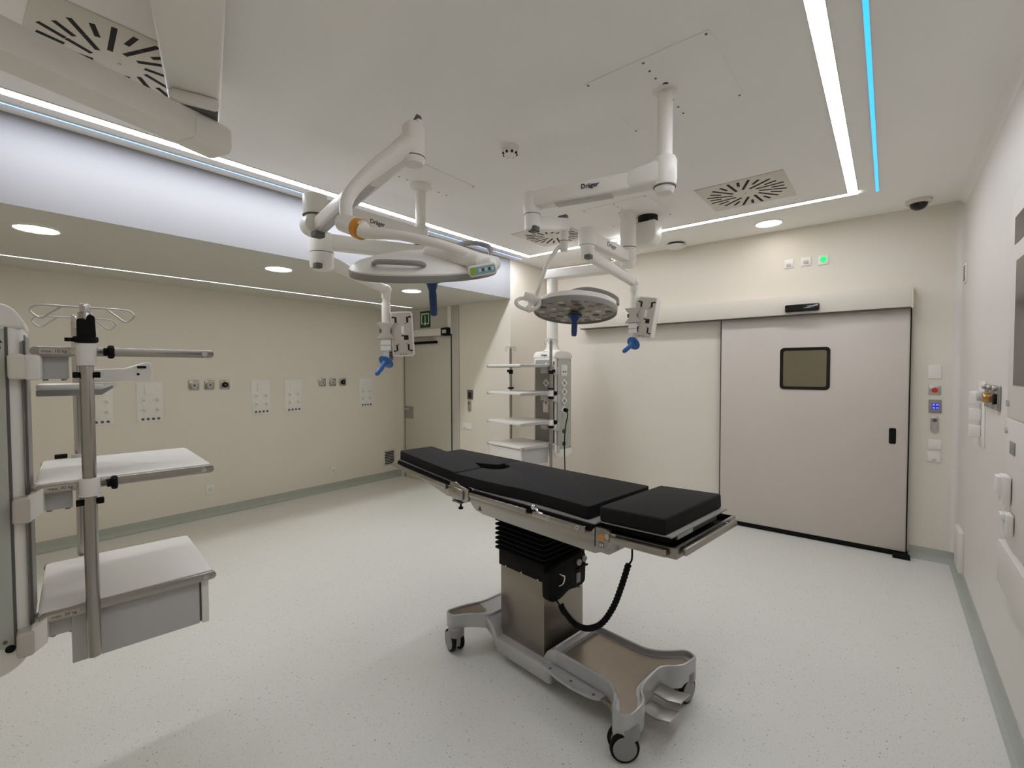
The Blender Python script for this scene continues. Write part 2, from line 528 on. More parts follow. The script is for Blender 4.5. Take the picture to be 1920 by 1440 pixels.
t = root('ceiling_sensor', 'low round white ceiling sensor with a dark gap near the far pendant', 'sensor', (-1.80, 5.03, ZC))
obj('body', MB().lathe([(0, -.018), (.095, -.018), (.105, -.026), (.102, -.04), (.07, -.052), (0, -.056)], 'white'), t)
obj('neck', MB().lathe([(0, 0), (.08, 0), (.08, -.018), (0, -.018)], 'dark'), t)

# ------------------------------------------------------------------ sliding door
D = root('door_1', None, None, (0, 5.16, 0)); D['kind'] = 'structure'
b = MB()
b.box(-1.362, .136, 0, .044, .045, 2.15, 'door', bev=.002)
obj('leaf', b, D)
obj('bottom_seal', MB().box(-1.362, .150, -.004, .044, .004, .045, 'black', bev=.002), D)
obj('edge_seal', MB().box(.136, .144, -.006, .044, .045, 2.125, 'black'), D)
obj('edge_seal', MB().box(-1.370, -1.362, 0, .05, .004, 2.12, 'black'), D)
w = obj('window_frame', MB().ring(rrect(-.823, -.418, 1.414, 1.812, .035), rrect(-.795, -.446, 1.442, 1.784, .018), -.006, .02, 'blackgloss', axis='y'), D)
obj('pane', MB().box(-.80, -.44, -.0025, .001, 1.437, 1.789, 'glass'), w)
h = MB().prism(rrect(.010, .058, .962, 1.098, .012), -.004, .01, 'black', axis='y')
obj('handle', h, D)
t = root('door_track_cover', 'long pale box cover of the sliding door track above the door', 'door track cover', (0, YB, 0))
c = MB().box(-3.03, .138, -.14, 0, 2.122, 2.298, 'cover', bev=.003)
obj('cover', c, t)
obj('end_cap', MB().box(.138, .148, -.145, 0, 2.116, 2.304, 'cover'), t)
obj('track', MB().box(-3.02, .13, -.128, -.03, 2.113, 2.122, 'dgrey'), t)
t = root('motion_sensor', 'slim black motion sensor mounted on the track cover above the sliding door', 'sensor', (-.635, 5.08, 2.175))
obj('housing', MB().prism(rrect(-.137, .137, -.034, .034, .014), -.038, 0, 'blackgloss', axis='y', bev=.008), t)
q = MB()
for k in range(7): q.box(.045 + k * .008, .050 + k * .008, -.0395, -.0375, .008, .014, 'lgrey')
obj('lettering', q, t)
single('floor_guide', MB().box(.05, .165, 5.085, 5.156, .0, .030, 'black', bev=.003), (.11, 5.12, 0), 'small black floor guide at the right foot of the sliding door', 'door guide')

# plates above the sliding door
def plate(x0, x1, z0, z1, y=YB, d=.009, m='white', bev=.004):
    return MB(T3((x0 + x1) / 2, y, (z0 + z1) / 2)).box(-(x1 - x0) / 2, (x1 - x0) / 2, -d, 0, -(z1 - z0) / 2, (z1 - z0) / 2, m, bev=bev)
def wallthing(name, label, cat, c, hw, hh, m='white', d=.009, rz=0, group=None, bev=.004, part='plate'):
    t = root(name, label, cat, c, rz, group)
    obj(part, MB().box(-hw, hw, -d, 0, -hh, hh, m, bev=bev), t)
    return t
G = 'small signal plates above the sliding door'
t = wallthing('signal_lamp', 'small white unlit signal plate above the door, farthest from the green one', 'signal lamp', (-.768, YB, 2.625), .041, .041, group=G)
obj('lens', MB().box(-.022, .018, -.016, -.009, -.028, .004, 'lgrey', bev=.005), t)
t = wallthing('signal_lamp', 'small white unlit signal plate directly beside the lit green one', 'signal lamp', (-.628, YB, 2.628), .041, .041, group=G)
obj('lens', MB().box(-.022, .022, -.016, -.009, -.022, .010, 'lgrey', bev=.005), t)
t = wallthing('signal_lamp', 'small signal plate glowing bright green above the sliding door', 'signal lamp', (-.49, YB, 2.623), .042, .045, group=G)
obj('lens', MB().cyl((0, -.014, .004), (0, -.009, .004), .026, 'greenlit'), t, label='glowing green round lens')

# controls right of the sliding door
t = wallthing('blank_plate', 'square white blank plate above the red button beside the sliding door', 'wall plate', (.297, YB, 1.58), .043, .056)
t = wallthing('emergency_button', 'square steel plate with a red push button beside the sliding door', 'button', (.300, YB, 1.43), .038, .037, 'alu')
obj('button', MB().cyl((0, -.022, 0), (0, -.009, 0), .021, 'red', bev=.004), t, label='round red push button')
t = wallthing('door_keypad', 'grey door keypad with a blue lit screen beside the sliding door', 'keypad', (.305, YB, 1.295), .040, .056, 'grey')
k = obj('screen', MB().box(-.020, .024, -.0105, -.008, -.026, .026, 'keyblue'), t)
q = MB()
for i in range(4):
    u, v = -.008 + .022 * (i % 2), .012 - .025 * (i // 2)
    q.box(u - .006, u + .006, -.0112, -.0103, v + .004, v + .0065, 'keywhite'); q.box(u - .006, u - .0035, -.0112, -.0103, v - .006, v + .004, 'keywhite'); q.box(u + .002, u + .006, -.0112, -.0103, v - .006, v - .002, 'keywhite')
obj('key_marks', q, k)
t = root('elbow_switch', 'oval steel hands-free door switch below the blue keypad', 'switch', (.303, YB, 1.145))
obj('plate', MB().prism(rrect(-.025, .025, -.066, .066, .024), -.016, 0, 'alu', axis='y', bev=.005), t)
obj('sensor', MB().cyl((0, -.021, .036), (0, -.016, .036), .016, 'dgrey', bev=.002), t)
t = wallthing('light_switch', 'white square wall plate, upper one of two below the oval steel switch', 'switch', (.308, YB, .98), .043, .042)
t = wallthing('light_switch', 'white square wall plate with a small rocker, lower one of two near the door corner', 'switch', (.305, YB, .873), .043, .042)
obj('rocker', MB().box(-.012, .014, -.013, -.009, -.030, -.016, 'lgrey', bev=.002), t)
t = wallthing('wall_vent', 'tiny louvred grille high in the corner right of the door track cover', 'air vent', (XR, 5.00, 2.34), .06, .075, rz=-90)
q = MB()
for k in range(6): q.box(-.045, .045, -.0115, -.008, -.055 + k * .02, -.045 + k * .02, 'dgrey')
obj('slats', q, t)

# ------------------------------------------------------------------ alcove door, closer, sign
D = root('door_2', None, None, (0, YA, 0)); D['kind'] = 'structure'
obj('leaf', MB().box(-5.652, -4.66, -.012, 0, .01, 2.085, 'door_green', bev=.002), D)
f = MB().box(-5.70, -5.665, -.016, 0, 0, ZN, 'frame_green', bev=.002)
f.box(-4.632, -4.50, -.016, 0, 0, ZN, 'frame_green', bev=.002)
obj('frame', f, D)
obj('seal', MB().box(-4.652, -4.638, -.014, 0, 0, 2.10, 'dark'), D)
obj('seal', MB().box(-5.662, -5.655, -.012, 0, 0, 2.10, 'dark'), D)
obj('mullion', MB().box(-4.70, -4.635, -.03, 0, 2.10, ZN, 'white', bev=.002), D)
obj('overpanel', MB().box(-5.66, -4.70, -.008, 0, 2.10, ZN, 'door_green'), D)
h = MB().box(-5.647, -5.46, -.016, -.012, .89, 1.07, 'steelu', bev=.001)
hp = obj('handle_plate', h, D)
obj('handle', MB().tube([(-5.55, -.016, 1.035), (-5.55, -.05, 1.035), (-5.56, -.055, 1.035), (-5.66, -.055, 1.035)], .009, 'alu', n=3), hp)
t = root('door_closer', 'long pale door closer box with black end over the alcove door', 'door closer', (-5.07, YA, 2.13))
obj('housing', MB().box(-.40, .30, -.09, -.013, -.045, .05, 'cream', bev=.004), t)
obj('end_cap', MB().box(.30, .43, -.094, -.017, -.05, .055, 'black', bev=.006), t)
obj('badge', MB().box(.335, .41, -.0965, -.093, -.02, .025, 'lgrey'), t)
a = MB().tube([(-.02, -.05, -.047), (-.02, -.05, -.07)], .012, 'alu'); a.arm((-.30, -.05, -.062), (.08, -.05, -.082), .02, .012, 'alu', bev=.003)
obj('arm', a, t)
obj('slide_rail', MB().box(-.42, .15, -.04, -.013, -.145, -.11, 'black', bev=.003), t)
t = root('exit_sign', 'square green emergency exit sign with white arrow above the alcove door', 'sign', (-5.18, YA - .008, 2.335))
obj('panel', MB().box(-.11, .11, -.006, 0, -.118, .118, 'signgreen', bev=.001), t)
q = MB()
y0, y1 = -.0075, -.0058
for bx in ((-.082, .082, .07, .086), (-.082, -.068, -.07, .086), (.068, .082, -.07, .086), (-.082, -.038, -.07, -.056), (.038, .082, -.07, -.056), (-.007, .007, -.06, .05)):
    q.box(bx[0], bx[1], y0, y1, bx[2], bx[3], 'signwhite')
q.prism([(-.028, -.05), (.028, -.05), (0, -.092)], y0, y1, 'signwhite', axis='y')
obj('pictogram', q, t)
t = root('door_keypad', 'narrow dark keypad on the alcove end wall, above the oval switch', 'keypad', (-4.30, YA, 1.282))
obj('plate', MB().box(-.048, .048, -.014, 0, -.062, .062, 'dgrey', bev=.004), t)
obj('screen', MB().box(-.028, .028, -.0158, -.013, -.04, .03, 'blackgloss', bev=.001), t)
t = root('elbow_switch', 'oval steel hands-free switch on the alcove end wall', 'switch', (-4.31, YA, 1.13))
obj('plate', MB().prism(rrect(-.030, .030, -.072, .072, .029), -.018, 0, 'alu', axis='y', bev=.006), t)
obj('sensor', MB().cyl((0, -.023, .04), (0, -.018, .04), .016, 'dgrey', bev=.002), t)
t = wallthing('light_switch', 'white double wall plate below the oval switch on the alcove end wall', 'switch', (-4.358, YA, .855), .085, .043)
obj('rocker', MB().box(-.06, -.02, -.012, -.009, -.025, -.015, 'lgrey'), t)

# ------------------------------------------------------------------ left wall fittings (faces +x)
def socket_panel(y, label, grp):
    t = root('medical_outlet_box', label, 'socket panel', (XL, y, 1.293), 90, grp)
    obj('plate', MB().box(-.109, .109, -.006, 0, -.202, .202, 'white', bev=.003), t)
    obj('data_box', MB().box(-.045, .04, -.016, -.006, .07, .165, 'white', bev=.003), t)
    for i, (x, z) in enumerate(((-.055, .015), (.055, .015), (-.055, -.085), (.055, -.085))):
        s = MB(T3(x, 0, z) @ Matrix.Rotation(R(45), 4, 'Y')).box(-.029, .029, -.012, -.006, -.029, .029, 'white', bev=.004)
        o = obj('socket', s, t)
        q = MB().cyl((x, -.0125, z), (x, -.0119, z), .018, 'cream'); q.cyl((x - .007, -.0135, z + .005), (x - .007, -.012, z + .005), .003, 'dgrey', seg=8); q.cyl((x + .007, -.0135, z - .005), (x + .007, -.012, z - .005), .003, 'dgrey', seg=8)
        obj('insert', q, o)
    for k in range(4):
        obj('earth_plug', MB().cyl((-.062 + .043 * k, -.014, -.173), (-.062 + .043 * k, -.006, -.173), .0125, 'dgrey', bev=.002, seg=16), t, label='round dark earth plug')
    return t
G = 'white medical socket panels on the left wall'
s0 = socket_panel(.952, 'white socket panel on the left wall half hidden by the shelf tower pole', G)
for y, l in ((1.347, 'white socket panel on the left wall just left of the first three gas outlets'),
             (2.414, 'white socket panel on the left wall just right of the first three gas outlets'),
             (2.802, 'white socket panel on the left wall just left of the three far gas outlets'),
             (3.84, 'white socket panel on the left wall below the blue handle')):
    dup(s0, (XL, y, 1.293), l)
def gas(y, label, m, grp):
    t = root('gas_outlet', label, 'gas outlet', (XL, y, 1.448), 90, grp)
    obj('plate', MB().box(-.048, .048, -.012, 0, -.05, .05, 'steelu', bev=.006), t)
    obj('centre', MB().cyl((0, -.0325, 0), (0, -.0195, 0), .0115, 'dgrey', seg=14), t)
    obj('socket', MB().lathe([(0, 0), (.030, 0), (.030, .014), (.022, .018), (.012, .018), (.012, .008), (0, .008)], m, 24, Matrix.Translation((0, -.012, 0)) @ Matrix.Rotation(R(90), 4, 'X')), t)
    return t
G = 'steel gas outlets on the left wall'
for y, a, m in ((1.729, 'leftmost of the near three', 'lgrey'), (1.877, 'in the middle of the near three', 'taupe'), (2.027, 'with black centre in the near row', 'black')):
    gas(y, 'square steel gas outlet on the left wall ' + a, m, G)
for y, a, m in ((3.18, 'leftmost of the far three', 'lgrey'), (3.326, 'in the middle of the far three', 'taupe'), (3.475, 'with black centre in the far row', 'black')):
    gas(y, 'square steel gas outlet on the left wall ' + a, m, G)
G = 'low white sockets on the left wall'
for y, z, l in ((1.864, .298, 'low white socket on the left wall seen past the tower shelf'), (3.32, .262, 'low white socket near the floor between the far gas outlets and the operating table')):
    t = wallthing('wall_socket', l, 'socket', (XL, y, z), .041, .054, rz=90, group=G)
    obj('insert', MB().cyl((0, -.011, 0), (0, -.009, 0), .022, 'cream'), t)
def grille(y, z, hw, hh, n, label):
    t = root('wall_grille', label, 'air vent', (XL, y, z), 90)
    obj('frame', MB().ring([(-hw, -hh), (hw, -hh), (hw, hh), (-hw, hh)], [(-hw + .016, -hh + .016), (hw - .016, -hh + .016), (hw - .016, hh - .016), (-hw + .016, hh - .016)], -.010, 0, 'cream', axis='y'), t)
    obj('backing', MB().box(-hw + .014, hw - .014, -.002, 0, -hh + .014, hh - .014, 'dark'), t)
    q = MB()
    for k in range(n):
        zz = -hh + .024 + (2 * hh - .048) * k / (n - 1)
        q.box(-hw + .015, hw - .015, -.009, -.003, zz - .004, zz + .004, 'taupe')
    obj('slats', q, t)
grille(4.225, .305, .098, .118, 9, 'low louvred air grille beside the head of the operating table')
grille(4.225, 1.86, .098, .118, 9, 'upper louvred air grille behind the hanging blue handle')

# ------------------------------------------------------------------ right wall fittings (faces -x)
t = root('medical_outlet_box', 'white wall socket panel with open flaps on the right wall', 'socket panel', (XR, 4.02, 1.33), -90)
obj('plate', MB().box(-.12, .12, -.006, 0, -.20, .20, 'white', bev=.003), t)
for k, z in enumerate((.10, -.005, -.105)):
    obj('flap', MB().box(-.075, .015, -.055, -.006, z - .04, z + .035, 'white', bev=.006), t)
for k in range(3):
    y = 3.80 - .165 * k
    t = root('gas_outlet', 'protruding steel gas outlet on the right wall, ' + ('beside the white flaps' if k == 0 else 'middle of three' if k == 1 else 'with black centre beside the cabinet'), 'gas outlet', (XR, y, 1.45), -90, 'steel gas outlets on the right wall')
    obj('plate', MB().box(-.05, .05, -.014, 0, -.065, .065, 'steelu', bev=.005), t)
    obj('valve', MB().cyl((0, (-.05, -.045, -.026)[k], -.005), (0, -.014, -.005), .028, ('lgrey', 'brass', 'black')[k], bev=.004), t)
    obj('release', MB().cyl((0, -.03, .052), (0, -.012, .052), .014, 'alu', bev=.003, seg=14), t)
t = root('wall_cabinet', 'tall pale built-in cabinet with dark glass panes on the right wall', 'cabinet', (XR, 3.17, 0))
obj('body', MB().box(-.012, 0, -2.2, 0, .80, 2.40, 'wall_grey', bev=.003), t)
d = obj('door', MB().box(-.018, -.012, -2.15, -.035, 1.385, 2.37, 'wall_grey', bev=.002), t)
obj('pane', MB().box(-.020, -.017, -1.9, -.11, 2.16, 2.28, 'cabglass'), d)
obj('pane', MB().box(-.020, -.017, -1.9, -.16, 1.53, 2.08, 'cabglass'), d)
obj('lock', MB().cyl((-.026, -.07, 1.445), (-.018, -.07, 1.445), .014, 'alu', seg=16), d)
d = obj('door', MB().box(-.018, -.012, -2.15, -.035, .82, 1.375, 'wall_grey', bev=.002), t)
obj('lock', MB().cyl((-.026, -.055, 1.318), (-.018, -.055, 1.318), .014, 'alu', seg=16), d)
obj('name_plate', MB().box(-.022, -.018, -.24, -.14, 1.225, 1.28, 'grey', bev=.001), d)
obj('ledge', MB().box(-.035, 0, -1.97, -.02, .60, .80, 'wall_grey', bev=.004), t)
t = root('socket_box', 'upper white boxed socket on the right wall below the cabinet lock', 'socket', (XR - .02, 3.02, 1.06), -90, 'white sockets on the cabinet side')
obj('plate', MB().box(-.05, .05, -.03, 0, -.065, .065, 'white', bev=.008), t)
obj('cap', MB().box(-.04, .04, -.045, -.028, -.02, .06, 'white', bev=.006), t)
t = root('socket_box', 'lower small white socket on the right wall below the boxed one', 'socket', (XR - .02, 2.94, .93), -90, 'white sockets on the cabinet side')
obj('plate', MB().box(-.04, .04, -.025, 0, -.05, .04, 'white', bev=.006), t)
obj('cap', MB().box(-.03, .03, -.04, -.024, .01, .04, 'white', bev=.005), t)
single('corner_guard', MB().box(XR - .028, XR, 4.70, 4.99, .10, .40, 'wall_grey', bev=.004), (XR - .01, 4.9, .10), 'low pale box on the right wall near the door corner', 'wall box')
# ------------------------------------------------------------------ operating table (local: x = head->foot end, y = away)
OT = root('operating_table', 'steel mobile operating table with black mattress pads in the middle of the room', 'operating table', (-1.545, 2.115, 0), -7)

def offset(poly, d):
    """move a rounded outline inwards by d"""
    n = len(poly); out = []
    area = sum(poly[i][0] * poly[(i + 1) % n][1] - poly[(i + 1) % n][0] * poly[i][1] for i in range(n))
    sg = 1 if area > 0 else -1
    for i in range(n):
        a, p, c = Vector(poly[i - 1]), Vector(poly[i]), Vector(poly[(i + 1) % n])
        e = (p - a).normalized() + (c - p).normalized()
        if e.length < 1e-6: e = (c - a)
        e.normalize()
        out.append((p[0] - e.y * d * sg, p[1] + e.x * d * sg))
    return out
def hull(b, outline, z0, z1, m, inset=.014, floor=.03):
    """moulded pan: wall with a rounded rim around a sunk floor"""
    inn = offset(outline, inset)
    b.ring(outline, inn, z0, z1 - .006, m)
    rim = offset(outline, inset / 2)
    pts = [(x, y, z1 - .007) for x, y in rim]
    pts = pts[:1] + [q for q, r in zip(pts[1:], pts) if (Vector(q) - Vector(r)).length > 1e-4]
    b.tube(pts + [pts[0]], inset / 2, m, seg=10)
    b.prism(offset(outline, .002), z0, z1 - floor, m)
b = MB()
# low middle block, shoulder and arched head end
b.prism(round_poly([(-.09, -.215), (.30, -.215), (.30, .215), (-.09, .215)], .02), .045, .125, 'base', bev=.010)
prof = [(-.30, .142), (-.30, .205), (-.21, .207), (-.17, .203), (-.135, .186), (-.110, .158), (-.093, .125), (-.06, .118), (-.06, .045), (-.095, .045), (-.110, .075), (-.135, .112), (-.17, .134), (-.21, .142)]
b.prism(prof, -.212, .212, 'base', axis='y', bev=.008)
foot = round_poly([(-.17, -.205), (-.25, -.26), (-.315, -.365), (-.385, -.35), (-.365, -.22), (-.325, -.12), (-.325, .12), (-.365, .22), (-.385, .35), (-.315, .365), (-.25, .26), (-.17, .205)], [.05, .08, .04, .035, .06, .08, .08, .06, .035, .04, .08, .05], 5)
hull(b, foot, .140, .218, 'base', floor=.010)
tray = round_poly([(.268, -.168), (.60, -.168), (.665, -.21), (.725, -.315), (.80, -.30), (.80, -.165), (.735, -.10), (.725, .10), (.80, .165), (.815, .30), (.74, .315), (.665, .22), (.60, .180), (.268, .180)],
                  [.04, .05, .08, .045, .045, .07, .10, .10, .07, .045, .045, .08, .05, .04], 5)
hull(b, tray, .095, .203, 'base', floor=.027)
b.prism(round_poly([(.20, .10), (.235, .175), (.285, .202), (.32, .20), (.32, .10)], [0, .05, .03, 0, 0]), -.166, .178, 'base', axis='y', bev=.006)
base = obj('base', b, OT)
p = MB().prism(round_poly([(.31, -.135), (.60, -.135), (.69, -.20), (.74, -.275), (.775, -.262), (.77, -.175), (.70, -.10), (.69, .10), (.77, .175), (.785, .262), (.75, .275), (.69, .20), (.60, .147), (.31, .147)], .05, 4), .174, .1785, 'basepan')
obj('pan', p, base, label='shiny brown-grey sunk pan of the table base')
p = MB().prism(round_poly([(-.335, -.14), (-.372, -.23), (-.372, -.335), (-.325, -.345), (-.26, -.25), (-.215, -.17)], .03, 4), .2055, .2095, 'basepan')
obj('pan', p, base)
p = MB().prism(round_poly([(-.335, .14), (-.372, .23), (-.372, .335), (-.325, .345), (-.26, .25), (-.215, .17)], .03, 4), .2055, .2095, 'basepan')
obj('pan', p, base)
# side step bars
for sgn in (-1, 1):
    s = MB()
    o = [(.27, -.17), (.27, -.222), (.36, -.243), (.47, -.246), (.56, -.232), (.60, -.212), (.60, -.175)]
    o = [(x, y * -sgn) for x, y in o]
    s.prism(round_poly(o, .02), .118, .132, 'base', bev=.004)
    sb = obj('step_bar', s, OT)
    s = MB()
    for x in (.30, .43, .56): s.cyl((x, .212 * sgn, .131), (x, .212 * sgn, .134), .007, 'dgrey', seg=10)
    obj('screws', s, sb)
    s = MB().box(.60, .72, (.172 if sgn > 0 else -.205), (.205 if sgn > 0 else -.172), .112, .130, 'basepan', bev=.004)
    obj('pedal_bar', s, sb)
# casters
def caster(x, y, ang):
    X = T3(x, y, 0) @ Matrix.Rotation(R(ang), 4, 'Z')
    m = MB(X)
    m.cyl((0, 0, .092), (0, 0, .142), .046, 'wheelhub', bev=.008)
    m.prism(round_poly([(-.055, .035), (-.055, .075), (-.040, .108), (-.010, .125), (.030, .122), (.034, .06), (.02, .03)], .02), -.014, .014, 'wheelhub', axis='y', bev=.004)
    m.prism(round_poly([(-.058, .075), (-.046, .105), (-.012, .128), (.03, .128), (.03, .112), (-.02, .108), (-.045, .07)], .01), -.036, .036, 'wheelhub', axis='y', bev=.006)
    o = obj('caster', m, OT)
    for s in (-1, 1):
        w = MB(X @ T3(-.022, s * .026, .061))
        w.lathe([(0, -.012), (.053, -.012), (.059, -.009), (.061, -.004), (.061, .004), (.059, .009), (.053, .012), (0, .012)], 'black', 36, Matrix.Rotation(R(90), 4, 'X'))
        w.lathe([(0, -.0145), (.047, -.0145), (.050, -.011), (.050, .011), (.047, .0145), (0, .0145)], 'wheelhub', 36, Matrix.Rotation(R(90), 4, 'X'))
        obj('wheel', w, o)
caster(-.312, -.325, -12); caster(-.338, .318, 40); caster(.770, -.258, 45); caster(.770, .245, 84)
# brake pedals at the foot end
for dy, z in ((-.045, .085), (.055, .115)):
    m = MB()
    m.prism([(.735, z), (.80, z - .004), (.865, z + .018), (.865, z + .024), (.80, z + .004), (.735, z + .008)], dy - .045, dy + .045, 'alu', axis='y', bev=.002)
    obj('brake_pedal', m, OT)
m = MB().tube([(-.20, .205, .205), (-.21, .245, .235), (-.16, .25, .24), (-.15, .235, .24)], .008, 'black', n=3)
obj('brake_lever', m, OT)
# column
obj('column_cover', MB().box(-.112, .215, -.162, .162, .115, .525, 'steel', bev=.004), OT)
m = MB().box(-.120, .223, -.170, .170, .515, .605, 'black', bev=.006)
cap = obj('column_collar', m, OT)
q = MB()
for u in (-.06, .06, .18): q.cyl((u, -.1735, .522), (u, -.1695, .522), .005, 'alu', seg=10)
obj('screws', q, cap)
m = MB()
def rr(h): return rrect(-.128 + .012 - h, .225 - .012 + h, -.178 + .012 - h, .178 - .012 + h, .02, 3)
zb = .60; nrib = 9; hgt = .235 / nrib
t_ = bmesh.new(); rings = []
for k in range(nrib):
    for dz, h in ((.0, .0), (.42, .024), (.58, .024), (.95, .0)):
        rings.append([t_.verts.new((p[0], p[1], zb + hgt * (k + dz))) for p in rr(h)])
for a, c in zip(rings, rings[1:]):
    for k in range(len(a)):
        j = (k + 1) % len(a); t_.faces.new((a[k], a[j], c[j], c[k]))
t_.faces.new(rings[0]); t_.faces.new(rings[-1])
bmesh.ops.recalc_face_normals(t_, faces=t_.faces)
m.put(t_, 'black')
obj('bellows', m, OT)
m = MB()
m.prism(round_poly([(-.180, .445), (-.185, .55), (-.13, .615), (.10, .625), (.118, .60), (.112, .452), (.05, .440), (-.03, .452), (-.09, .428), (-.15, .425)], .025), .216, .272, 'black', axis='x', bev=.010)
cb = obj('control_box', m, OT)
for y, z in ((.048, .578), (.095, .585)):
    q = MB().cyl((.269, y, z), (.282, y, z), .017, 'lgrey', bev=.003); q.cyl((.281, y, z), (.284, y, z), .010, 'grey')
    obj('connector', q, cb)
obj('display', MB().box(.2715, .2745, .030, .062, .470, .522, 'grey'), cb)
obj('ledge', MB().box(.268, .284, .02, .12, .545, .553, 'black', bev=.003), cb)
q = MB().tube([(.268, -.105, .560), (.285, -.098, .555), (.288, -.088, .545), (.288, -.100, .515), (.268, -.11, .50)], .0045, 'chrome', n=4)
obj('catch', q, cb)
obj('hook', MB().tube([(.218, .04, .440), (.236, .07, .438), (.240, .10, .428), (.236, .115, .415), (.222, .11, .405)], .006, 'alu', n=3), OT)
cable = [(.255, -.14, .435), (.27, -.145, .42)]
q = MB().tube([(.255, -.13, .45), (.30, -.15, .435), (.318, -.15, .43)], .0045, 'black', n=3)
P = smooth_path([(.316, -.15, .436), (.328, -.15, .415), (.352, -.15, .398), (.411, -.15, .372), (.484, -.15, .382), (.559, -.15, .436), (.622, -.15, .536), (.663, -.15, .642), (.698, -.15, .752)], 8)
q.tube(P, .0125, 'black', seg=10)
L = 0.0; coil = []
for i in range(len(P) - 1):
    d = (P[i + 1] - P[i]); n = d.normalized(); a = Vector((0, 1, 0)); c = n.cross(a)
    for k in range(6):
        p = P[i] + d * (k / 6); ph = (i * 6 + k) * (2 * PI / 8)
        coil.append(p + a * math.cos(ph) * .0125 + c * math.sin(ph) * .0125)
q.tube(coil, .0032, 'black', seg=5)
q.tube([(.698, -.15, .75), (.713, -.15, .772), (.717, -.15, .80), (.716, -.15, .86)], .0042, 'black', n=4)
obj('coiled_cable', q, OT)
# main frame
fp = round_poly([(-.225, .908), (-.228, .875), (-.19, .838), (-.12, .822), (.622, .818), (.685, .848), (.695, .932), (.622, .933), (.600, .908)], [.005, .02, .02, .02, .004, .01, .005, .004, .004])
m = MB()
for s in (-1, 1):
    m.prism(fp, s * .290, s * .270, 'steelu', axis='y', bev=.002)
m.box(-.20, .68, -.27, .27, .822, .90, 'steelu')
fr = obj('main_frame', m, OT)
for s in (-1, 1): obj('joint_gap', MB().box(.6205, .6245, min(s * .2915, s * .2890), max(s * .2915, s * .2890), .850, .932, 'dark'), fr)
obj('lock_button', MB().cyl((.655, -.2925, .895), (.655, -.288, .895), .0135, 'orange'), fr, label='round orange lock button')
obj('pivot_bolt', MB().cyl((.682, -.2930, .905), (.682, -.288, .905), .011, 'alu'), fr)
q = MB().box(.643, .667, -.2915, -.289, .853, .874, 'dgrey'); q.box(.6455, .6535, -.292, -.291, .856, .870, 'lgrey'); q.box(.6565, .6645, -.292, -.291, .856, .870, 'lgrey')
obj('lock_sign', q, fr)
q = MB()
tri = [(-.155, .838), (-.125, .838), (-.14, .864)]; tin = [(-.149, .8415), (-.131, .8415), (-.14, .857)]
q.ring(tri, tin, -.2908, -.2895, 'inkb', axis='y')
q.box(-.142, -.138, -.2908, -.2895, .8425, .851, 'inkb')
obj('warning_sign', q, fr)
q = MB()
for u in (-.18, -.155, .06, .085): q.cyl((u, -.2935, .905), (u, -.2895, .905), .009, 'alu', seg=14)
obj('bolts', q, fr)
# side rails
for s in (-1, 1):
    for u0, u1, sc in ((-.21, .228, 0), (.272, .582, 1)):
        m = MB().prism(rrect(u0, u1, .901, .928, .006), s * .309, s * .297, 'steelu', axis='y', bev=.0015)
        for u in (u0 + .06, u0 + (u1 - u0) * .45, u1 - .05): m.cyl((u, s * .285, .915), (u, s * .298, .915), .008, 'steelu', seg=10)
        o = obj('side_rail', m, OT)
        if sc:
            q = MB()
            for u in (.37, .54):
                q.cyl((u, s * .3085, .914), (u, s * .3105, .914), .0095, 'alu', seg=18); q.cyl((u, s * .310, .914), (u, s * .3112, .914), .004, 'dgrey', seg=6)
            obj('screws', q, o)
    m = MB().ball((.268, s * .296, .944), .0135, 'chrome'); m.tube([(.270, s * .296, .943), (.285, s * .296, .938), (.30, s * .296, .926), (.33, s * .296, .924)], .007, 'chrome', n=4)
    obj('release_lever', m, OT)
# table plates (thin grey boards with dark edge)
m = MB().box(-.215, .612, -.275, .275, .934, .941, 'grey', bev=.002); m.box(-.215, .605, -.286, .286, .906, .934, 'black')
obj('table_plate', m, OT)
# foot end section (slightly raised outward)
FE = T3(.62, 0, .932) @ Matrix.Rotation(R(-2.6), 4, 'Y')
m = MB(FE)
m.ring(rrect(.06, .365, -.288, .288, .006), rrect(.072, .353, -.276, .276, .004), -.052, -.012, 'steelu')
m.box(.06, .353, -.276, .276, -.052, -.046, 'steelu')
for s_ in (-1, 1):
    m.prism(round_poly([(0, -.055), (0, .0), (.06, -.0), (.105, -.030), (.105, -.055)], .006), min(s_ * .288, s_ * .276), max(s_ * .288, s_ * .276), 'steelu', axis='y', bev=.001)
fe = obj('foot_frame', m, OT)
obj('tray', MB(FE).box(.074, .351, -.274, .274, -.0455, -.042, 'black'), fe)
for s_ in (-1, 1):
    m = MB(FE)
    m.prism(rrect(.09, .335, -.046, -.018, .006), min(s_ * .299, s_ * .311), max(s_ * .299, s_ * .311), 'steelu', axis='y', bev=.0015)
    for u in (.13, .28): m.cyl((u, s_ * .286, -.030), (u, s_ * .302, -.030), .007, 'steelu', seg=10)
    obj('foot_rail', m, fe)
m = MB(FE)
m.prism(rrect(-.25, .25, -.046, -.018, .006), .373, .385, 'steelu', axis='x', bev=.0015)
for v in (-.20, .20): m.cyl((.362, v, -.030), (.376, v, -.030), .007, 'steelu', seg=10)
obj('foot_rail', m, fe)
m = MB(FE)
m.box(.012, .338, -.262, .262, .013, .020, 'grey', bev=.002)
m.box(.03, .318, -.25, .25, -.010, .013, 'black')
fpz = obj('foot_plate', m, OT)
m = MB(FE); m.box(.318, .323, -.20, .18, -.012, .011, 'dgrey'); m.box(.3232, .325, -.19, -.06, -.010, .008, 'signwhite')
obj('type_plate', m, fpz)
m = MB(FE).box(.010, .314, -.268, .262, .020, .085, 'blackmat', bev=.010, seg=3)
